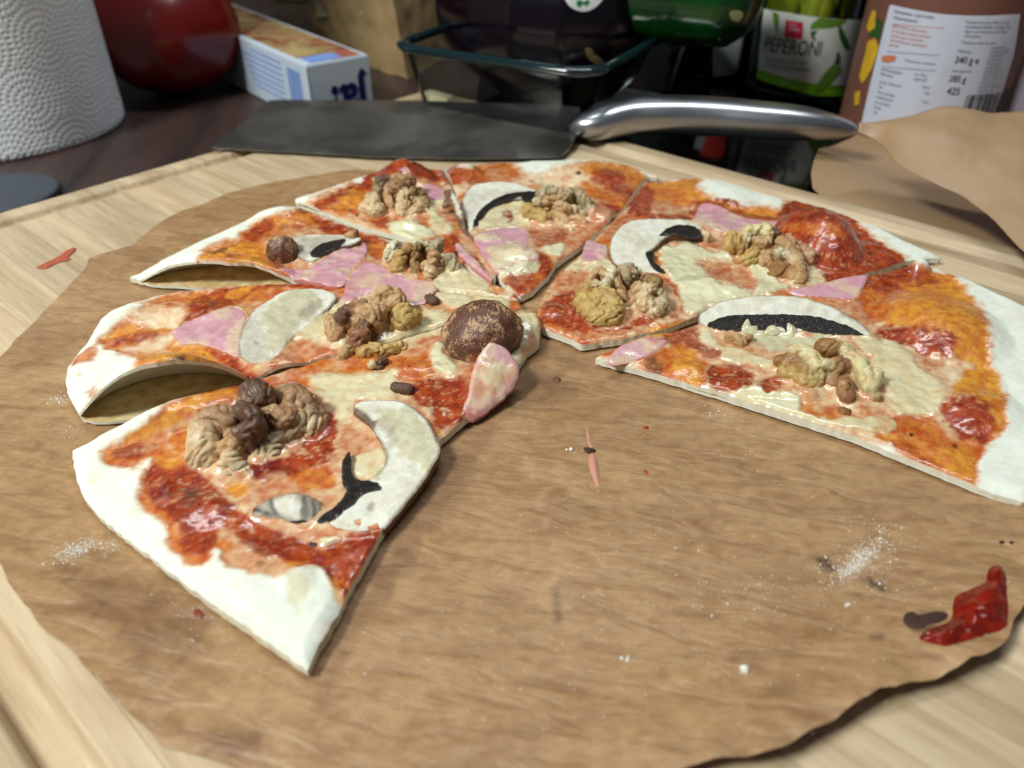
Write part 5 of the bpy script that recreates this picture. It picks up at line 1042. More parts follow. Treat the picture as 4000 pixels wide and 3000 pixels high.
F = np.stack([idx[:, :-1], nx_[:, :-1], nx_[:, 1:], idx[:, 1:]], -1).reshape(-1, 4)
M_towel = simple('paper_towel', (238, 240, 240), .95, bump=.1, bscale=1800)
tw = empty('paper_towel_roll', (RC[0], RC[1], ZC), 'white kitchen paper roll embossed with dotted rings standing at the left', 'paper roll')
o = mesh_obj('embossed_sheet', V, F, M_towel); under(o, tw)
o = lathe('cardboard_core', [(.0215, 0), (.0215, .271), (.0195, .271), (.0195, 0)], simple('cardboard', (150, 116, 82), .8), loc=(RC[0], RC[1], ZC + .0002)); under(o, tw)
o = lathe('end_face', [(.0216, .2696), (.0695, .2696)], M_towel, loc=(RC[0], RC[1], ZC)); under(o, tw)
# tomato
TR = .047; tc_ = dD(358, 62, ZC + TR * .92); 
v, f = ico(5); th = np.arctan2(v[:, 1], v[:, 0]); rr_ = 1 + .035 * np.cos(th * 5) * (1 - v[:, 2] ** 2); V = v * np.array([1.06, 1.06, .92]) * TR * rr_[:, None]; V[:, 2] -= .35 * TR * np.exp(-((v[:, 0] ** 2 + v[:, 1] ** 2) / .06)) * (v[:, 2] > 0); V += tc_
M_tom, N, L, b = newmat('tomato_skin'); b.inputs['Base Color'].default_value = (*srgb((112, 13, 7)), 1); b.inputs['Roughness'].default_value = .3; b.inputs['Coat Weight'].default_value = .2  # skin colour darkened to stand in for the paper roll's shade
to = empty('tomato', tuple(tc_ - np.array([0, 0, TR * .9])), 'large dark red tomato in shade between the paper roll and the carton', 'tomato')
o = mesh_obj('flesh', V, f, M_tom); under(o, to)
M_green = simple('stem_green', (50, 74, 28), .6)
for k in range(5):
    a = k * 1.256; c = tc_ + np.array([0, 0, TR * .70]); P = [c + np.array([math.cos(a), math.sin(a), 0]) * r + np.array([0, 0, zz]) for r, zz in ((0, 0), (.010, .004), (.020, .003), (.027, .006))]
    o = stroke('sepal', P, .0016, M_green, 6); under(o, to)
# carton: long white box, food photo on top
zt = .021
TL = dD(660, 142, zt); TRr = dD(797, 118, zt); FL = dD(469, 8, zt)
ex = (TRr - TL)[:2]; wdt = np.linalg.norm(ex); ex /= wdt; ey = np.array([-ex[1], ex[0]]); fl = (FL - TL)[:2]; sh_ = fl @ ex; print('carton w', wdt, 'len', fl @ ey, 'skew', sh_)
bx = empty('carton', (TL[0], TL[1], ZC), 'long white carton with blue upside down letters and a food picture on top', 'carton')
M_cart, N, L, b = newmat('printed_carton'); b.inputs['Base Color'].default_value = (*srgb((196, 208, 220)), 1); b.inputs['Roughness'].default_value = .5
M_blue = simple('blue_print', (24, 40, 120), .5); M_lblue = simple('pale_blue_print', (120, 150, 214), .5)
LEN = .235; ang = math.atan2(ex[1], ex[0])
def inbox(x, y, z): p = TL[:2] + ex * x + ey * y; return np.array([p[0], p[1], z])
def orient_box(name, x0, x1, y0, y1, z0, z1, mat, bev=.0008):
    o = box(name, x0, x1, y0, y1, z0, z1, mat, bev=bev); o.rotation_euler = (0, 0, ang); o.location = (TL[0], TL[1], 0); bpy.context.view_layer.update(); return o
o = orient_box('box_body', 0, wdt, 0, LEN, ZC + .0002, zt, M_cart); 
def underm(o, root): o.parent = root; o.matrix_parent_inverse = Matrix.Translation(-Vector(root.location)); return o
underm(o, bx)
M_food, N, L, b = newmat('food_picture')
tc = N.new('ShaderNodeTexCoord'); n = N.new('ShaderNodeTexNoise'); n.inputs['Scale'].default_value = 34; n.inputs['Detail'].default_value = 3; n.inputs['Distortion'].default_value = 1; L.new(tc.outputs['Object'], n.inputs['Vector'])
cr = N.new('ShaderNodeValToRGB'); els = cr.color_ramp.elements; els[0].position = .32; els[0].color = (*srgb((96, 66, 48)), 1); els[1].position = .62; els[1].color = (*srgb((184, 158, 108)), 1)
for p_, c_ in ((.42, (148, 88, 64)), (.48, (166, 128, 86)), (.55, (150, 128, 86))): e = els.new(p_); e.color = (*srgb(c_), 1)
L.new(n.outputs['Fac'], cr.inputs[0]); L.new(cr.outputs[0], b.inputs['Base Color']); b.inputs['Roughness'].default_value = .35
o = orient_box('food_picture', .004, wdt - .003, .020, LEN - .004, zt + .00005, zt + .0003, M_food, 0); underm(o, bx)
o = orient_box('picture_corner', wdt * .45, wdt - .004, .003, .0195, zt + .00005, zt + .0003, simple('picture_corner', (168, 96, 78), .4, var=.4, vscale=90), 0); underm(o, bx)
o = orient_box('price_box', wdt * .12, wdt * .62, .004, .0185, zt + .00035, zt + .0005, M_lblue, 0); underm(o, bx)
for k in range(9):
    y = .010 + k * .0022; o = orient_box('barcode_bar', -.0003, .0002, y, y + (.0014 if k % 3 else .0008), ZC + .006, zt - .006, M_lblue, 0); underm(o, bx)
for k in range(7):
    o = orient_box('text_line', -.0003, .0002, .038, .085 + (k * 37 % 20) * .001, zt - .006 - k * .004, zt - .0048 - k * .004, M_lblue, 0); underm(o, bx)
o = orient_box('flap_seam', -.0002, .0003, -.0002, .0006, ZC + .001, zt - .001, simple('flap_edge', (232, 236, 240), .6), 0); underm(o, bx)
def text_mesh(body, size, ex_=0.0, bold=0.0):
    cu = bpy.data.curves.new('txt', 'FONT'); cu.body = body; cu.size = size; cu.extrude = ex_; cu.offset = bold; cu.resolution_u = 3
    o = bpy.data.objects.new('txt', cu); COL.objects.link(o); dg = bpy.context.evaluated_depsgraph_get(); me = bpy.data.meshes.new_from_object(o.evaluated_get(dg))
    bpy.data.objects.remove(o); n = len(me.vertices); co = np.empty(n * 3, np.float32); me.vertices.foreach_get('co', co); co = co.reshape(-1, 3).astype(float); f = [list(p.vertices) for p in me.polygons]; bpy.data.meshes.remove(me); return co, f
# upside down lettering on the end face
co, f = text_mesh('ja!', .034, .0002, .0011); co = co[:, :2]; co = co - co.min(0); W = co.max(0)
x0 = wdt * .93; V = [inbox(x0 - c[0] * .86, -.0003, ZC + .002 + (.026 - c[1] + .004) ) for c in co]
o = mesh_obj('lettering', V, f, M_blue, smooth=False); underm(o, bx)
# brown paper bag behind
M_kraft = simple('kraft_paper', (150, 124, 84), .7, bump=.5, bscale=60, var=.18, vscale=25); M_pale = simple('pale_label', (176, 160, 116), .6, var=.08)
bg = empty('paper_bag', tuple(dD(820, 90, ZC)), 'crumpled brown kraft paper bag with a pale panel behind the carton', 'paper bag')
def crump(name, P8, mat, amp=.003, n=28):
    """hexahedron with crumpled faces: P8 = bottom 4 (ccw) + top 4"""
    P8 = np.array(P8); quads = [(0, 1, 5, 4), (1, 2, 6, 5), (2, 3, 7, 6), (3, 0, 4, 7), (4, 5, 6, 7), (3, 2, 1, 0)]; V = []; F = []
    cen = P8.mean(0)
    for q in quads:
        a, b_, c, d = P8[list(q)]; s = np.linspace(0, 1, n); i0 = len(V)
        for i in s:
            for j in s:
                p = a * (1 - i) * (1 - j) + b_ * i * (1 - j) + c * i * j + d * (1 - i) * j; V.append(p)
        for i in range(n - 1):
            for j in range(n - 1): k = i0 + i * n + j; F.append((k, k + n, k + n + 1, k + 1))
    V = np.array(V); nr = V - cen; nr /= np.linalg.norm(nr, axis=1)[:, None]; fb = np.abs(fbm(V * 45, 4)); V = V + nr * (amp * (1 - 4 * fb))[:, None] * 1.0
    V[:, 2] = np.maximum(V[:, 2], ZC + .0003)
    bm_o = mesh_obj(name, V, F, mat); return bm_o
b0 = dD(690, 112, ZC); b1 = dD(880, 172, ZC); b2 = dD(1010, 95, ZC); b3 = dD(830, 40, ZC)
tp = lambda p, h, dx=0, dy=0: np.array([p[0] + dx, p[1] + dy, ZC + h])
o = crump('bag_body', [b0, b1, b2, b3, tp(b0, .115, -.008, .02), tp(b1, .11, -.02, .05), tp(b2, .11, -.01, .03), tp(b3, .115)], M_kraft); under(o, bg)
fn = (b1 - b0); fa = lambda s, h, off=-.006: np.array([*(b0[:2] + fn[:2] * s), ZC + h]) + np.array([fn[1], -fn[0], 0]) / np.linalg.norm(fn) * 0 + np.array([0, off + h * .22 + s * h * .3, 0])
o = mesh_obj('pale_panel', [fa(.02, .028), fa(.72, .040), fa(.72, .1), fa(.02, .1)], [(0, 1, 2, 3)], M_pale, smooth=False); 
m_ = o.modifiers.new('t', 'SOLIDIFY'); m_.thickness = .0006; under(o, bg)
# olive green bottle far behind
ob = dD(640, 12, ZC); o = lathe('green_bottle', [(0, 0), (.034, 0), (.036, .004), (.036, .12), (.030, .15), (.014, .18), (.013, .22), (0, .22)], simple('olive_glass', (64, 70, 18), .15), loc=(ob[0], ob[1] + .05, ZC)); tag(o, 'dark olive green bottle far behind the carton at the top edge', 'bottle')

# glass dish
M_glass, N, L, b = newmat('dish_glass'); b.inputs['Base Color'].default_value = (.80, .93, .93, 1); b.inputs['Roughness'].default_value = .01; b.inputs['Transmission Weight'].default_value = 1; b.inputs['IOR'].default_value = 1.22
zr = ZH + .050
q0 = dD(842, 106, zr)[:2]; q1 = dD(1281, 170, zr)[:2]; q2 = dD(1462, 84, zr)[:2]
e1 = q1 - q0; W1 = np.linalg.norm(e1); e1 /= W1; e2 = np.array([-e1[1], e1[0]]); W2 = .18; print('dish', W1, (q2 - q1) @ e2, (q2 - q1) @ e1)
def rrect(x0, x1, y0, y1, r, n=8):
    out = []
    for cx, cy, a0 in ((x1 - r, y1 - r, 0), (x0 + r, y1 - r, 90), (x0 + r, y0 + r, 180), (x1 - r, y0 + r, 270)):
        for k in range(n + 1): a = rad(a0 + 90 * k / n); out.append((cx + r * math.cos(a), cy + r * math.sin(a)))
    return out
prof = [(0.014, 0.0005, 0), (.010, .003, 0), (.0, .0495, 0), (-.004, .0505, 0), (-.0045, .053, 0), (-.002, .0545, 0), (.003, .053, 0), (.0045, .050, 0), (.014, .008, 0), (.020, .0055, 0)]
V = []; F = []
for ins_, z, _ in prof:
    for x, y in rrect(ins_, W1 - ins_, ins_, W2 - ins_, max(.006, .020 - ins_ * .4)): p = q0 + e1 * x + e2 * y; V.append((p[0], p[1], ZH + z))
nn_ = 36
for i in range(len(prof) - 1):
    for k in range(nn_): F.append((i * nn_ + k, i * nn_ + (k + 1) % nn_, (i + 1) * nn_ + (k + 1) % nn_, (i + 1) * nn_ + k))
F += [tuple(range(nn_))[::-1], tuple((len(prof) - 1) * nn_ + k for k in range(nn_))]
# thin clear walls (fresnel sheen over clear glass) and a solid greenish rim
M_wallg, N, L, b = newmat('clear_glass_wall'); N.remove(b); out = [n for n in N if n.type == 'OUTPUT_MATERIAL'][0]
tr = N.new('ShaderNodeBsdfTransparent'); tr.inputs[0].default_value = (.86, .93, .93, 1); gl_ = N.new('ShaderNodeBsdfGlossy'); gl_.inputs['Roughness'].default_value = .02; fr_ = N.new('ShaderNodeFresnel'); fr_.inputs[0].default_value = 1.16; ms = N.new('ShaderNodeMixShader')
L.new(fr_.outputs[0], ms.inputs[0]); L.new(tr.outputs[0], ms.inputs[1]); L.new(gl_.outputs[0], ms.inputs[2]); L.new(ms.outputs[0], out.inputs[0])
dish = empty('glass_dish', (q0[0], q0[1], ZH), 'rectangular clear glass baking dish holding the dark aubergine', 'glass dish')
V = []; F = []; pw = [(.020, .0006), (.014, .001), (.010, .004), (.001, .049)]
for ins_, z in pw:
    for x, y in rrect(ins_, W1 - ins_, ins_, W2 - ins_, max(.006, .020 - ins_ * .4)): p = q0 + e1 * x + e2 * y; V.append((p[0], p[1], ZH + z))
for i in range(len(pw) - 1):
    for k in range(nn_): F.append((i * nn_ + k, i * nn_ + (k + 1) % nn_, (i + 1) * nn_ + (k + 1) % nn_, (i + 1) * nn_ + k))
F.append(tuple(range(nn_))[::-1]); o = mesh_obj('walls', V, F, M_wallg); under(o, dish)
V = []; F = []; K_ = 10
for k2 in range(K_):
    a = 2 * math.pi * k2 / K_; ins_ = .0005 + .0032 * math.cos(a); z = .0515 + .0026 * math.sin(a)
    for x, y in rrect(ins_, W1 - ins_, ins_, W2 - ins_, .019): p = q0 + e1 * x + e2 * y; V.append((p[0], p[1], ZH + z))
for i in range(K_):
    for k in range(nn_): F.append((i * nn_ + k, i * nn_ + (k + 1) % nn_, ((i + 1) % K_) * nn_ + (k + 1) % nn_, ((i + 1) % K_) * nn_ + k))
M_rim = simple('greenish_rim_glass', (14, 36, 40), .08, coat=.5); o = mesh_obj('rim', V, F, M_rim); under(o, dish)
# aubergine lying in the dish
def body_rev(name, p0, p1, radii, mat, seg=56, sub=8, bend=.0):
    p0 = np.array(p0, float); p1 = np.array(p1, float); ax = p1 - p0; L_ = np.linalg.norm(ax); ax /= L_; s1 = np.cross(ax, [0, 0, 1.]); s1 /= np.linalg.norm(s1); s2 = np.cross(s1, ax)
    t = np.linspace(0, 1, 64); tt_ = np.array([q[0] for q in radii]); rr2 = np.array([q[1] for q in radii]); 
    te = np.interp(t, np.linspace(0, 1, 64), .5 - .5 * np.cos(np.linspace(0, math.pi, 64))); r = np.sqrt(np.maximum(0, np.interp(te, tt_, rr2 ** 2)))
    V = []; 
    for ti, ri in zip(te, r):
        for k in range(seg): a = 2 * math.pi * k / seg; V.append(p0 + ax * L_ * ti + np.array([0, 0, bend * math.sin(math.pi * ti)]) + (s1 * math.cos(a) + s2 * math.sin(a)) * ri * (1 + .015 * math.cos(3 * a + 2)))
    F = [(i * seg + k, i * seg + (k + 1) % seg, (i + 1) * seg + (k + 1) % seg, (i + 1) * seg + k) for i in range(63) for k in range(seg)]
    return mesh_obj(name, V, F, mat), (p0, ax, L_, s1, s2)
M_aub, N, L, b = newmat('aubergine_skin'); b.inputs['Base Color'].default_value = (.004, .0015, .004, 1); b.inputs['Roughness'].default_value = .17; b.inputs['Specular IOR Level'].default_value = .45
au = empty('aubergine', tuple(dD(1180, 100, ZH)), 'big glossy black aubergine with a white sticker lying in the glass dish', 'aubergine')
ac = dD(1195, 20, ZH + .060); adir = np.array([.86, -.50, -.02]); AR = .062
o, fr = body_rev('skin', ac - adir * .085, ac + adir * .066, [(0, 0), (.03, .018), (.12, .034), (.35, .052), (.6, AR), (.8, .058), (.93, .038), (1, 0)], M_aub); under(o, au)
def hit(px, py, c, r):   # nearest view-ray hit on a sphere round c
    p1 = unp(px / .553, py / .553, 0.) ; o0 = np.array([0, 0, CAMH]); d = p1 - o0 if p1[1] > 0 else o0 - p1; d /= np.linalg.norm(d); m = o0 - c; b_ = m @ d; q = b_ * b_ - (m @ m - r * r); return o0 + d * (-b_ - math.sqrt(max(q, 0)))
def bvh_hit(obj, px, py):
    from mathutils.bvhtree import BVHTree
    me = obj.data; T = BVHTree.FromPolygons([v.co[:] for v in me.vertices], [p.vertices[:] for p in me.polygons])
    x = (px / .553 - 2000) / FPX; y = (py / .553 - 1500) / FPX; d = Vector((x, cp - y * sp, -(sp + y * cp))).normalized(); h = T.ray_cast(Vector((0, 0, CAMH)), d); return h[0], h[1]
def decal(name, obj, poly, mat, th=.0003, step=None, root=None):
    """thin sheet laid on an object's surface, outline given as seen in the photograph"""
    P = np.array(poly, float); lo, hi = P.min(0), P.max(0); n = 14; V = []; F = []; ids = {}
    c = P.mean(0); ring = catmull(P, 4) if len(P) > 4 else P; K = 5; m = len(ring)
    for k in range(K + 1):
        for i in range(m):
            q = c + (ring[i] - c) * k / K; h_, nr_ = bvh_hit(obj, *q)
            if h_ is None: h_ = Vector(V[-1]) if V else Vector((0, 0, 0)); nr_ = Vector((0, -1, 0))
            if nr_.y > 0: nr_ = -nr_
            V.append(tuple(h_ + nr_ * th))
    for k in range(K):
        for i in range(m): F.append((k * m + i, k * m + (i + 1) % m, (k + 1) * m + (i + 1) % m, (k + 1) * m + i))
    o = mesh_obj(name, V, F, mat); under(o, root); return o
M_stick = simple('sticker_paper', (214, 218, 216), .4); M_sgreen = simple('sticker_green', (10, 120, 60), .4)
askin = [c for c in au.children][0]; bpy.context.view_layer.update()
decal('sticker', o, [(1212, -30), (1260, -40), (1300, -30), (1304, -8), (1290, 12), (1268, 24), (1245, 22), (1226, 8)], M_stick, root=au)
decal('sticker_emblem', o, [(1246, 2), (1254, 1), (1262, 6), (1268, 0), (1272, 2), (1266, 12), (1258, 8), (1250, 15), (1245, 10)], M_sgreen, th=.0007, root=au)
decal('skin_scar', o, [(1264, 103), (1276, 104), (1284, 116), (1298, 126), (1304, 136), (1294, 142), (1280, 134), (1268, 122)], simple('scar', (120, 100, 62), .7, bump=.6), root=au)
# courgette: dark green, end towards us
M_cour, N, L, b = newmat('courgette_skin'); tc = N.new('ShaderNodeTexCoord'); n = N.new('ShaderNodeTexNoise'); n.inputs['Scale'].default_value = 25; L.new(tc.outputs['Object'], n.inputs['Vector'])
cr = N.new('ShaderNodeValToRGB'); cr.color_ramp.elements[0].position = .35; cr.color_ramp.elements[0].color = (.002, .022, .004, 1); cr.color_ramp.elements[1].position = .7; cr.color_ramp.elements[1].color = (.004, .06, .006, 1); L.new(n.outputs['Fac'], cr.inputs[0]); L.new(cr.outputs[0], b.inputs['Base Color']); b.inputs['Roughness'].default_value = .16
cc = dD(1500, -6, ZH + .075)
cg = empty('courgette', tuple(cc), 'shiny dark green courgette resting behind the dish rim above the jars', 'courgette')
o, _ = body_rev('skin', cc + np.array([-.085, .055, .0]), cc + np.array([.036, -.012, .0]), [(0, 0), (.06, .024), (.3, .027), (.7, .028), (.88, .026), (.97, .016), (1, 0)], M_cour); under(o, cg)
decal('blossom_scar', o, [(1576, 26), (1588, 22), (1602, 25), (1604, 36), (1594, 46), (1580, 42)], simple('blossom_scar', (140, 146, 96), .7, bump=.5), root=cg)

# ------------------------------------------------------------------ jars and can with printed labels
def ray(px, py): x = (px / .553 - 2000) / FPX; y = (py / .553 - 1500) / FPX; return np.array([x, cp - y * sp, -(sp + y * cp)])
def cylhit(px, py, c, R):
    d = ray(px, py); a = d[0] ** 2 + d[1] ** 2; b_ = -(d[0] * c[0] + d[1] * c[1]); q = b_ * b_ - a * (c[0] ** 2 + c[1] ** 2 - R * R); t = (-b_ - math.sqrt(max(q, 0))) / a
    a_ = math.atan2(t * d[1] - c[1], t * d[0] - c[0]); return (a_ - 2 * math.pi if a_ > .8 else a_), CAMH + t * d[2]
def wrap(co, a0, z0, c, R, rot=0.):
    """flat x,y -> on the cylinder; x runs to the viewer's right"""
    x = co[:, 0] * math.cos(rot) - co[:, 1] * math.sin(rot); y = co[:, 0] * math.sin(rot) + co[:, 1] * math.cos(rot); a = a0 + x / R
    return np.column_stack([c[0] + R * np.cos(a), c[1] + R * np.sin(a), z0 + y])
def label_patch(name, pts, c, R, mat, root, n=5):
    """printed area on a cylinder: outline given in photo pixels"""
    P = np.array([cylhit(x, y, c, R) for x, y in pts]); P = resample(P * [R, 1], .0015) / [R, 1]; cen = P.mean(0); V = []; F = []; m = len(P); K = 6
    for k in range(K + 1):
        for q in P: w_ = cen + (q - cen) * k / K; V.append((c[0] + R * math.cos(w_[0]), c[1] + R * math.sin(w_[0]), w_[1]))
    for k in range(K):
        for i in range(m): F.append((k * m + i, k * m + (i + 1) % m, (k + 1) * m + (i + 1) % m, (k + 1) * m + i))
    o = mesh_obj(name, V, F, mat); return under(o, root)
def print_text(name, body, px, py, hpx, c, R, mat, root, bold=0., sx=1., rot=0.):
    a, z = cylhit(px, py, c, R); p = np.array([c[0] + R * math.cos(a), c[1] + R * math.sin(a), z]); zc_ = proj(p)[2]; size = hpx / .553 / FPX * zc_ * 1.35
    co, f = text_mesh(body, size, 0., bold * size); V = wrap(co[:, :2] * [sx, 1], a, z, c, R, rot); o = mesh_obj(name, V, f, mat, smooth=False); return under(o, root)
# peperoni jar
JC = np.array([unp(1738 / .553, 235 / .553, ZH)[0], unp(1738 / .553, 235 / .553, ZH)[1] + .036]); JR = .0385
jar = empty('pickle_jar', (JC[0], JC[1], ZH), 'glass jar of green peppers with a white and green PEPERONI label', 'jar')
M_jar, N, L, b = newmat('jar_glass'); b.inputs['Base Color'].default_value = (.93, .97, .93, 1); b.inputs['Roughness'].default_value = .03; b.inputs['Transmission Weight'].default_value = 1; b.inputs['IOR'].default_value = 1.35
o = lathe('glass_body', [(0, .0), (.030, .0), (.036, .003), (JR, .010), (JR, .108), (.034, .118), (.031, .122), (.031, .130), (.0295, .130), (.0295, .121), (.0325, .116), (JR - .0018, .107), (JR - .0018, .011), (.033, .005), (0, .004)], M_wallg, loc=(JC[0], JC[1], ZH)); under(o, jar)
o = lathe('brine', [(0, .006), (.024, .006), (.026, .012), (.026, .104), (0, .104)], simple('brine', (92, 90, 14), .2), loc=(JC[0], JC[1], ZH)); under(o, jar)
o = lathe('lid', [(0, .134), (.031, .134), (.033, .132), (.033, .120), (.0315, .120)], simple('lid_metal', (196, 190, 150), .35, metal=.6), loc=(JC[0], JC[1], ZH)); under(o, jar)
M_pep = simple('green_pepper', (150, 150, 36), .3, var=.3, vscale=40)
for k, (an, dz, tl) in enumerate([(-1.05, .058, .1), (-1.35, .062, -.15), (-1.62, .06, .1), (-1.9, .062, -.1), (-2.2, .058, .15), (-1.5, .03, .2), (-1.8, .033, -.1)]):
    c3 = np.array([JC[0] + .030 * math.cos(an), JC[1] + .030 * math.sin(an), ZH + dz]); o, _ = body_rev('pickled_pepper', c3 + np.array([tl * .01, 0, -.004]), c3 + np.array([-tl * .02, 0, .045]), [(0, .002), (.2, .006), (.7, .0078), (.95, .006), (1, 0)], M_pep, seg=16); under(o, jar)
RL = JR + .0004
M_lab = simple('label_paper', (206, 208, 200), .45); M_lgreen = simple('label_green', (116, 178, 24), .45); M_ink = simple('dark_ink', (44, 50, 48), .5); M_redb = simple('red_logo', (196, 24, 60), .45); M_leaf = simple('printed_pepper', (92, 132, 40), .45); M_leaf2 = simple('printed_dark_pepper', (44, 84, 40), .45)
label_patch('label', [(1650, 19), (1700, 27), (1762, 37), (1800, 40), (1866, 42), (1858, 120), (1846, 203), (1800, 207), (1758, 205), (1700, 190), (1636, 168), (1642, 90)], JC, RL, M_lab, jar)
label_patch('green_band', [(1636, 150), (1660, 156), (1700, 168), (1757, 180), (1800, 184), (1850, 180), (1846, 203), (1800, 208), (1758, 206), (1700, 190), (1634, 169)], JC, RL + .0002, M_lgreen, jar)
label_patch('printed_leaf', [(1752, 52), (1770, 38), (1800, 41), (1830, 42), (1815, 55), (1790, 60), (1765, 62), (1750, 64)], JC, RL + .0003, M_leaf, jar)
label_patch('printed_pepper', [(1812, 52), (1822, 66), (1830, 85), (1836, 100), (1832, 109), (1822, 102), (1814, 84), (1811, 66)], JC, RL + .0003, M_leaf2, jar)
label_patch('printed_pepper', [(1806, 118), (1812, 110), (1815, 124), (1814, 136), (1800, 139), (1806, 128)], JC, RL + .0003, M_leaf2, jar)
label_patch('printed_pepper', [(1798, 140), (1816, 140), (1814, 155), (1800, 172), (1786, 190), (1772, 201), (1758, 203), (1764, 185), (1776, 165), (1788, 150)], JC, RL + .0004, M_leaf, jar)
label_patch('printed_leaf', [(1668, 24), (1682, 30), (1682, 50), (1679, 70), (1672, 55)], JC, RL + .0003, M_leaf, jar)
label_patch('printed_leaf', [(1750, 68), (1766, 66), (1758, 78), (1764, 90), (1754, 84)], JC, RL + .0003, M_leaf2, jar)
label_patch('logo_square', [(1697, 43), (1735, 48), (1733, 85), (1694, 80)], JC, RL + .0003, M_redb, jar)
M_wt = simple('white_ink', (226, 200, 206), .5)
print_text('lettering', 'beste', 1703, 55, 6, JC, RL + .0005, M_wt, jar); print_text('lettering', 'Wahl', 1703, 66, 8, JC, RL + .0005, M_wt, jar); 
print_text('lettering', 'PEPERONI', 1649, 108, 31, JC, RL + .0003, M_ink, jar, bold=.006, sx=.66)
print_text('lettering', 'GRIECHISCHER ART', 1652, 131, 8.5, JC, RL + .0003, M_ink, jar, sx=.9); print_text('lettering', 'IN WEISSWEINESSIG', 1652, 144, 8.5, JC, RL + .0003, M_ink, jar, sx=.92)
print_text('lettering', 'MILD', 1688, 177, 6, JC, RL + .0005, M_wt, jar)
# dark jar behind with red and white label
KC = np.array([*unp(1570 / .553, 186 / .553, ZH)[:2]]) + [0, .045]; KR = .036
jk = empty('sauce_jar', (KC[0], KC[1], ZH), 'dark jar with a red and white label half hidden by the courgette', 'jar')
o = lathe('glass_body', [(0, 0), (.032, 0), (KR, .004), (KR, .10), (.030, .112), (.030, .125), (0, .125)], simple('dark_sauce', (26, 12, 10), .12), loc=(KC[0], KC[1], ZH)); under(o, jk)
label_patch('label', [(1540, 20), (1600, 6), (1654, -2), (1650, 60), (1640, 110), (1628, 150), (1600, 158), (1540, 165)], KC, KR + .0004, simple('grey_label', (150, 154, 156), .5), jk)
label_patch('red_disc', [(1560, 5), (1600, -5), (1625, 5), (1632, 25), (1626, 50), (1612, 70), (1595, 80), (1560, 80)], KC, KR + .0007, simple('red_print', (200, 44, 30), .5), jk)
label_patch('printed_leaf', [(1602, 88), (1610, 92), (1612, 104), (1604, 112), (1600, 100)], KC, KR + .0007, M_leaf2, jk)
# can of corn
CR_ = .0448; cb = unp(1958 / .553, 330 / .553, ZH)[:2]; CC = cb / np.linalg.norm(cb) * (np.linalg.norm(cb) + CR_); HC = .088
cnn = empty('food_can', (CC[0], CC[1], ZH), 'food can with a large white text label and barcode at the right', 'can')
M_canp = simple('brown_print', (120, 78, 66), .4, var=.1); M_metal = simple('can_metal', (170, 172, 176), .3, metal=1.)
o = lathe('printed_sleeve', [(CR_, .0025), (CR_, HC - .003)], M_canp, loc=(CC[0], CC[1], ZH)); under(o, cnn)
o = lathe('rim', [(CR_ - .001, HC - .003), (CR_ + .0012, HC - .003), (CR_ + .0014, HC), (CR_ - .0006, HC), (CR_ - .0016, HC - .004), (0, HC - .004)], M_metal, loc=(CC[0], CC[1], ZH)); under(o, cnn)
o = lathe('bottom_rim', [(0, .0003), (CR_ + .0012, .0003), (CR_ + .0012, .0027), (CR_ - .001, .0027)], M_metal, loc=(CC[0], CC[1], ZH)); under(o, cnn)
M_wlab = simple('white_print', (204, 208, 222), .5); M_or = simple('orange_ink', (208, 120, 84), .5); M_gi = simple('grey_ink', (96, 104, 122), .5); M_di = simple('black_ink', (50, 54, 60), .5); M_corn = simple('printed_corn', (212, 166, 40), .5, var=.4, vscale=300); M_cg = simple('printed_husk', (44, 84, 34), .5)
R1 = CR_ + .0004
label_patch('white_panel', [(1921, 14), (1926, 10), (1980, 22), (2040, 31), (2110, 34), (2170, 32), (2204, 30), (2190, 120), (2165, 200), (2140, 262), (2100, 285), (2000, 285), (1900, 275), (1861, 264), (1880, 180), (1900, 100)], CC, R1, M_wlab, cnn)
label_patch('printed_corn', [(1874, 90), (1890, 82), (1898, 100), (1892, 125), (1882, 150), (1872, 168), (1862, 180), (1856, 165), (1862, 140), (1868, 120)], CC, R1, M_corn, cnn)
label_patch('printed_husk', [(1885, 30), (1906, 45), (1902, 82), (1880, 78), (1872, 50)], CC, R1, M_cg, cnn)
label_patch('printed_corn', [(1884, 22), (1892, 24), (1890, 60), (1876, 70), (1872, 58)], CC, R1 + .0002, M_corn, cnn)
label_patch('printed_corn', [(1846, 200), (1858, 195), (1856, 225), (1846, 228)], CC, R1, M_corn, cnn)
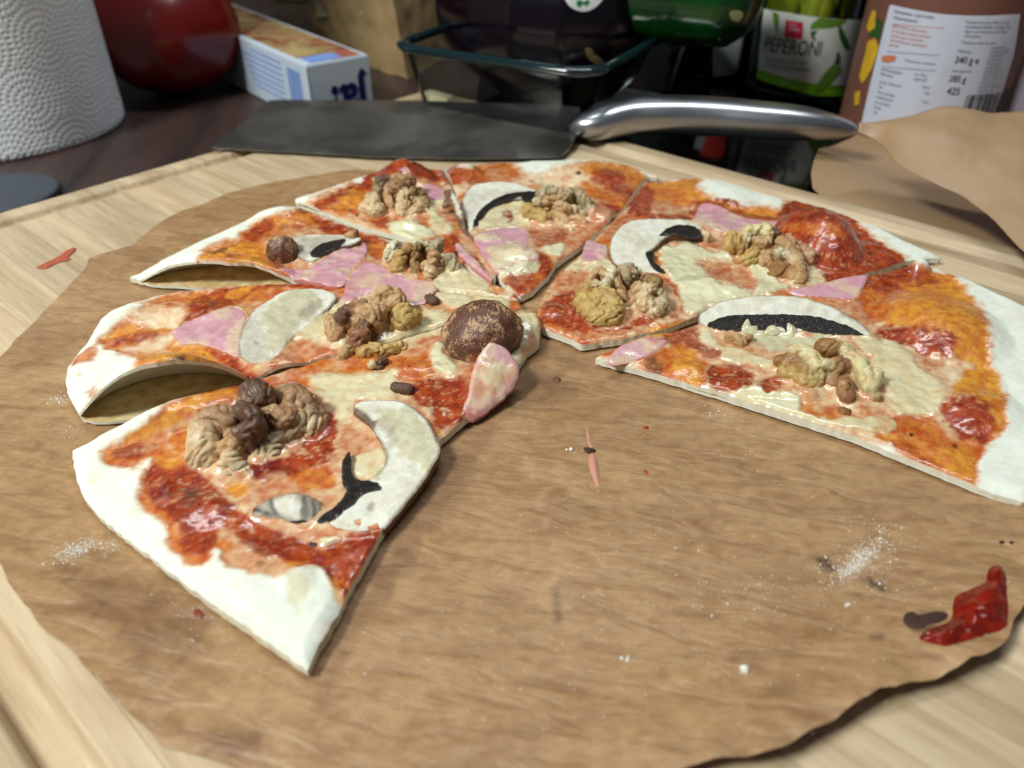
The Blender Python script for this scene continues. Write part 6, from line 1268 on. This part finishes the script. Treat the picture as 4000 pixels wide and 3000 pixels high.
T = [('Gemüsemais, supersweet,', 1931, 27, 7.5, M_gi), ('vakuumverpackt', 1929, 40, 7.5, M_gi), ('BESTE WAHL Gemüsemais', 1927, 58, 6, M_or), ('ist besonders knackig und wird', 1925, 68, 6, M_or), ('mit ihrem ganz natürlichen', 1923, 78, 6, M_or), ('süß-aromatischen Geschmack', 1921, 88, 6, M_or), ('geerntet.', 1920, 98, 6, M_or),
     ('Gemüsemais, erntefrisch', 1953, 132, 5.5, M_gi), ('Durchschnittliche', 1903, 151, 6, M_gi), ('Nährwerte', 1901, 161, 6, M_gi), ('pro 100 g', 1975, 162, 5.5, M_gi), ('abgetropft', 1973, 172, 5.5, M_gi), ('Energie / Brennwert', 1899, 178, 5.5, M_gi), ('Fett', 1897, 189, 5.5, M_gi), ('davon gesättigte', 1895, 200, 5.5, M_gi), ('Kohlenhydrate', 1893, 211, 5.5, M_gi), ('davon Zucker', 1890, 222, 5.5, M_gi), ('Eiweiß', 1888, 233, 5.5, M_gi), ('Salz', 1886, 244, 5.5, M_gi), ('352 kJ', 1990, 190, 5.5, M_gi), ('1,8 g', 1994, 203, 5.5, M_gi), ('0,3 g', 1992, 222, 5.5, M_gi),
     ('Produkt nach dem Öffnen in nicht-', 2086, 50, 6, M_gi), ('metallischen Behälter umfüllen, kühl', 2085, 60, 6, M_gi), ('lagern und innerhalb von 2 Tagen', 2083, 70, 6, M_gi), ('verbrauchen.', 2081, 80, 6, M_gi), ('Mindestens haltbar bis: siehe', 2077, 94, 5.5, M_gi),
     ('Füllmenge:', 2068, 113, 6, M_gi), ('340 g e', 2060, 136, 15, M_di), ('Abtropfgewicht:', 2056, 155, 5.5, M_gi), ('285 g', 2048, 176, 14, M_di), ('425', 2043, 204, 16, M_di)]
for bd_, x, y, h_, m_ in T: print_text('lettering', bd_, x, y, h_, CC, R1 + .0003, m_, cnn, bold=.004 if h_ > 10 else 0, sx=.84)
label_patch('orange_badge', [(1905, 121), (1922, 119), (1936, 121), (1934, 131), (1918, 135), (1904, 132)], CC, R1 + .0003, M_or, cnn)
for y0, m_ in ((51, M_or), (110, M_gi), (143, M_gi)):
    label_patch('rule_line', [(1926 - (y0 - 51) * .2, y0), (1980 - (y0 - 51) * .2, y0 + 5), (2040 - (y0 - 51) * .2, y0 + 9), (2040 - (y0 - 51) * .2, y0 + 10), (1980 - (y0 - 51) * .2, y0 + 6), (1926 - (y0 - 51) * .2, y0 + 1)], CC, R1 + .0003, m_, cnn)
a0, zb_ = cylhit(2090, 205, CC, R1); a0b, zb2 = cylhit(2085, 262, CC, R1); x = 0.
r_b = random.Random(3)
for k in range(26):
    w_ = r_b.choice([.0005, .0005, .001, .0014]); V = [(CC[0] + (R1 + .0003) * math.cos(a0 + q / CR_), CC[1] + (R1 + .0003) * math.sin(a0 + q / CR_), z_) for q in (x, x + w_) for z_ in (zb2 - .01, zb_)]
    o = mesh_obj('barcode_bar', V, [(0, 2, 3, 1)], M_di, smooth=False); under(o, cnn); x += w_ + r_b.choice([.0005, .0006, .0012])
for k in range(14):
    print_text('lettering', r_b.choice(['Zutaten: Gemüsemais', 'Wasser, Zucker, Salz', 'Kundenservice', 'Qualität garantiert', 'Hergestellt für']), 2140 - k * 2.6, 106 + k * 8.5, 6, CC, R1 + .0003, M_gi, cnn, sx=.8)
# lilac container at the right edge
lc = unp(2330 / .553, 345 / .553, ZH)[:2]; o = lathe('plastic_tub', [(0, 0), (.036, 0), (.040, .004), (.044, .075), (.046, .076), (.046, .080), (0, .080)], simple('lilac_plastic', (176, 170, 192), .4), loc=(lc[0], lc[1] + .044, ZH)); tag(o, 'pale lilac tub partly cut off at the right edge beside the can', 'tub')
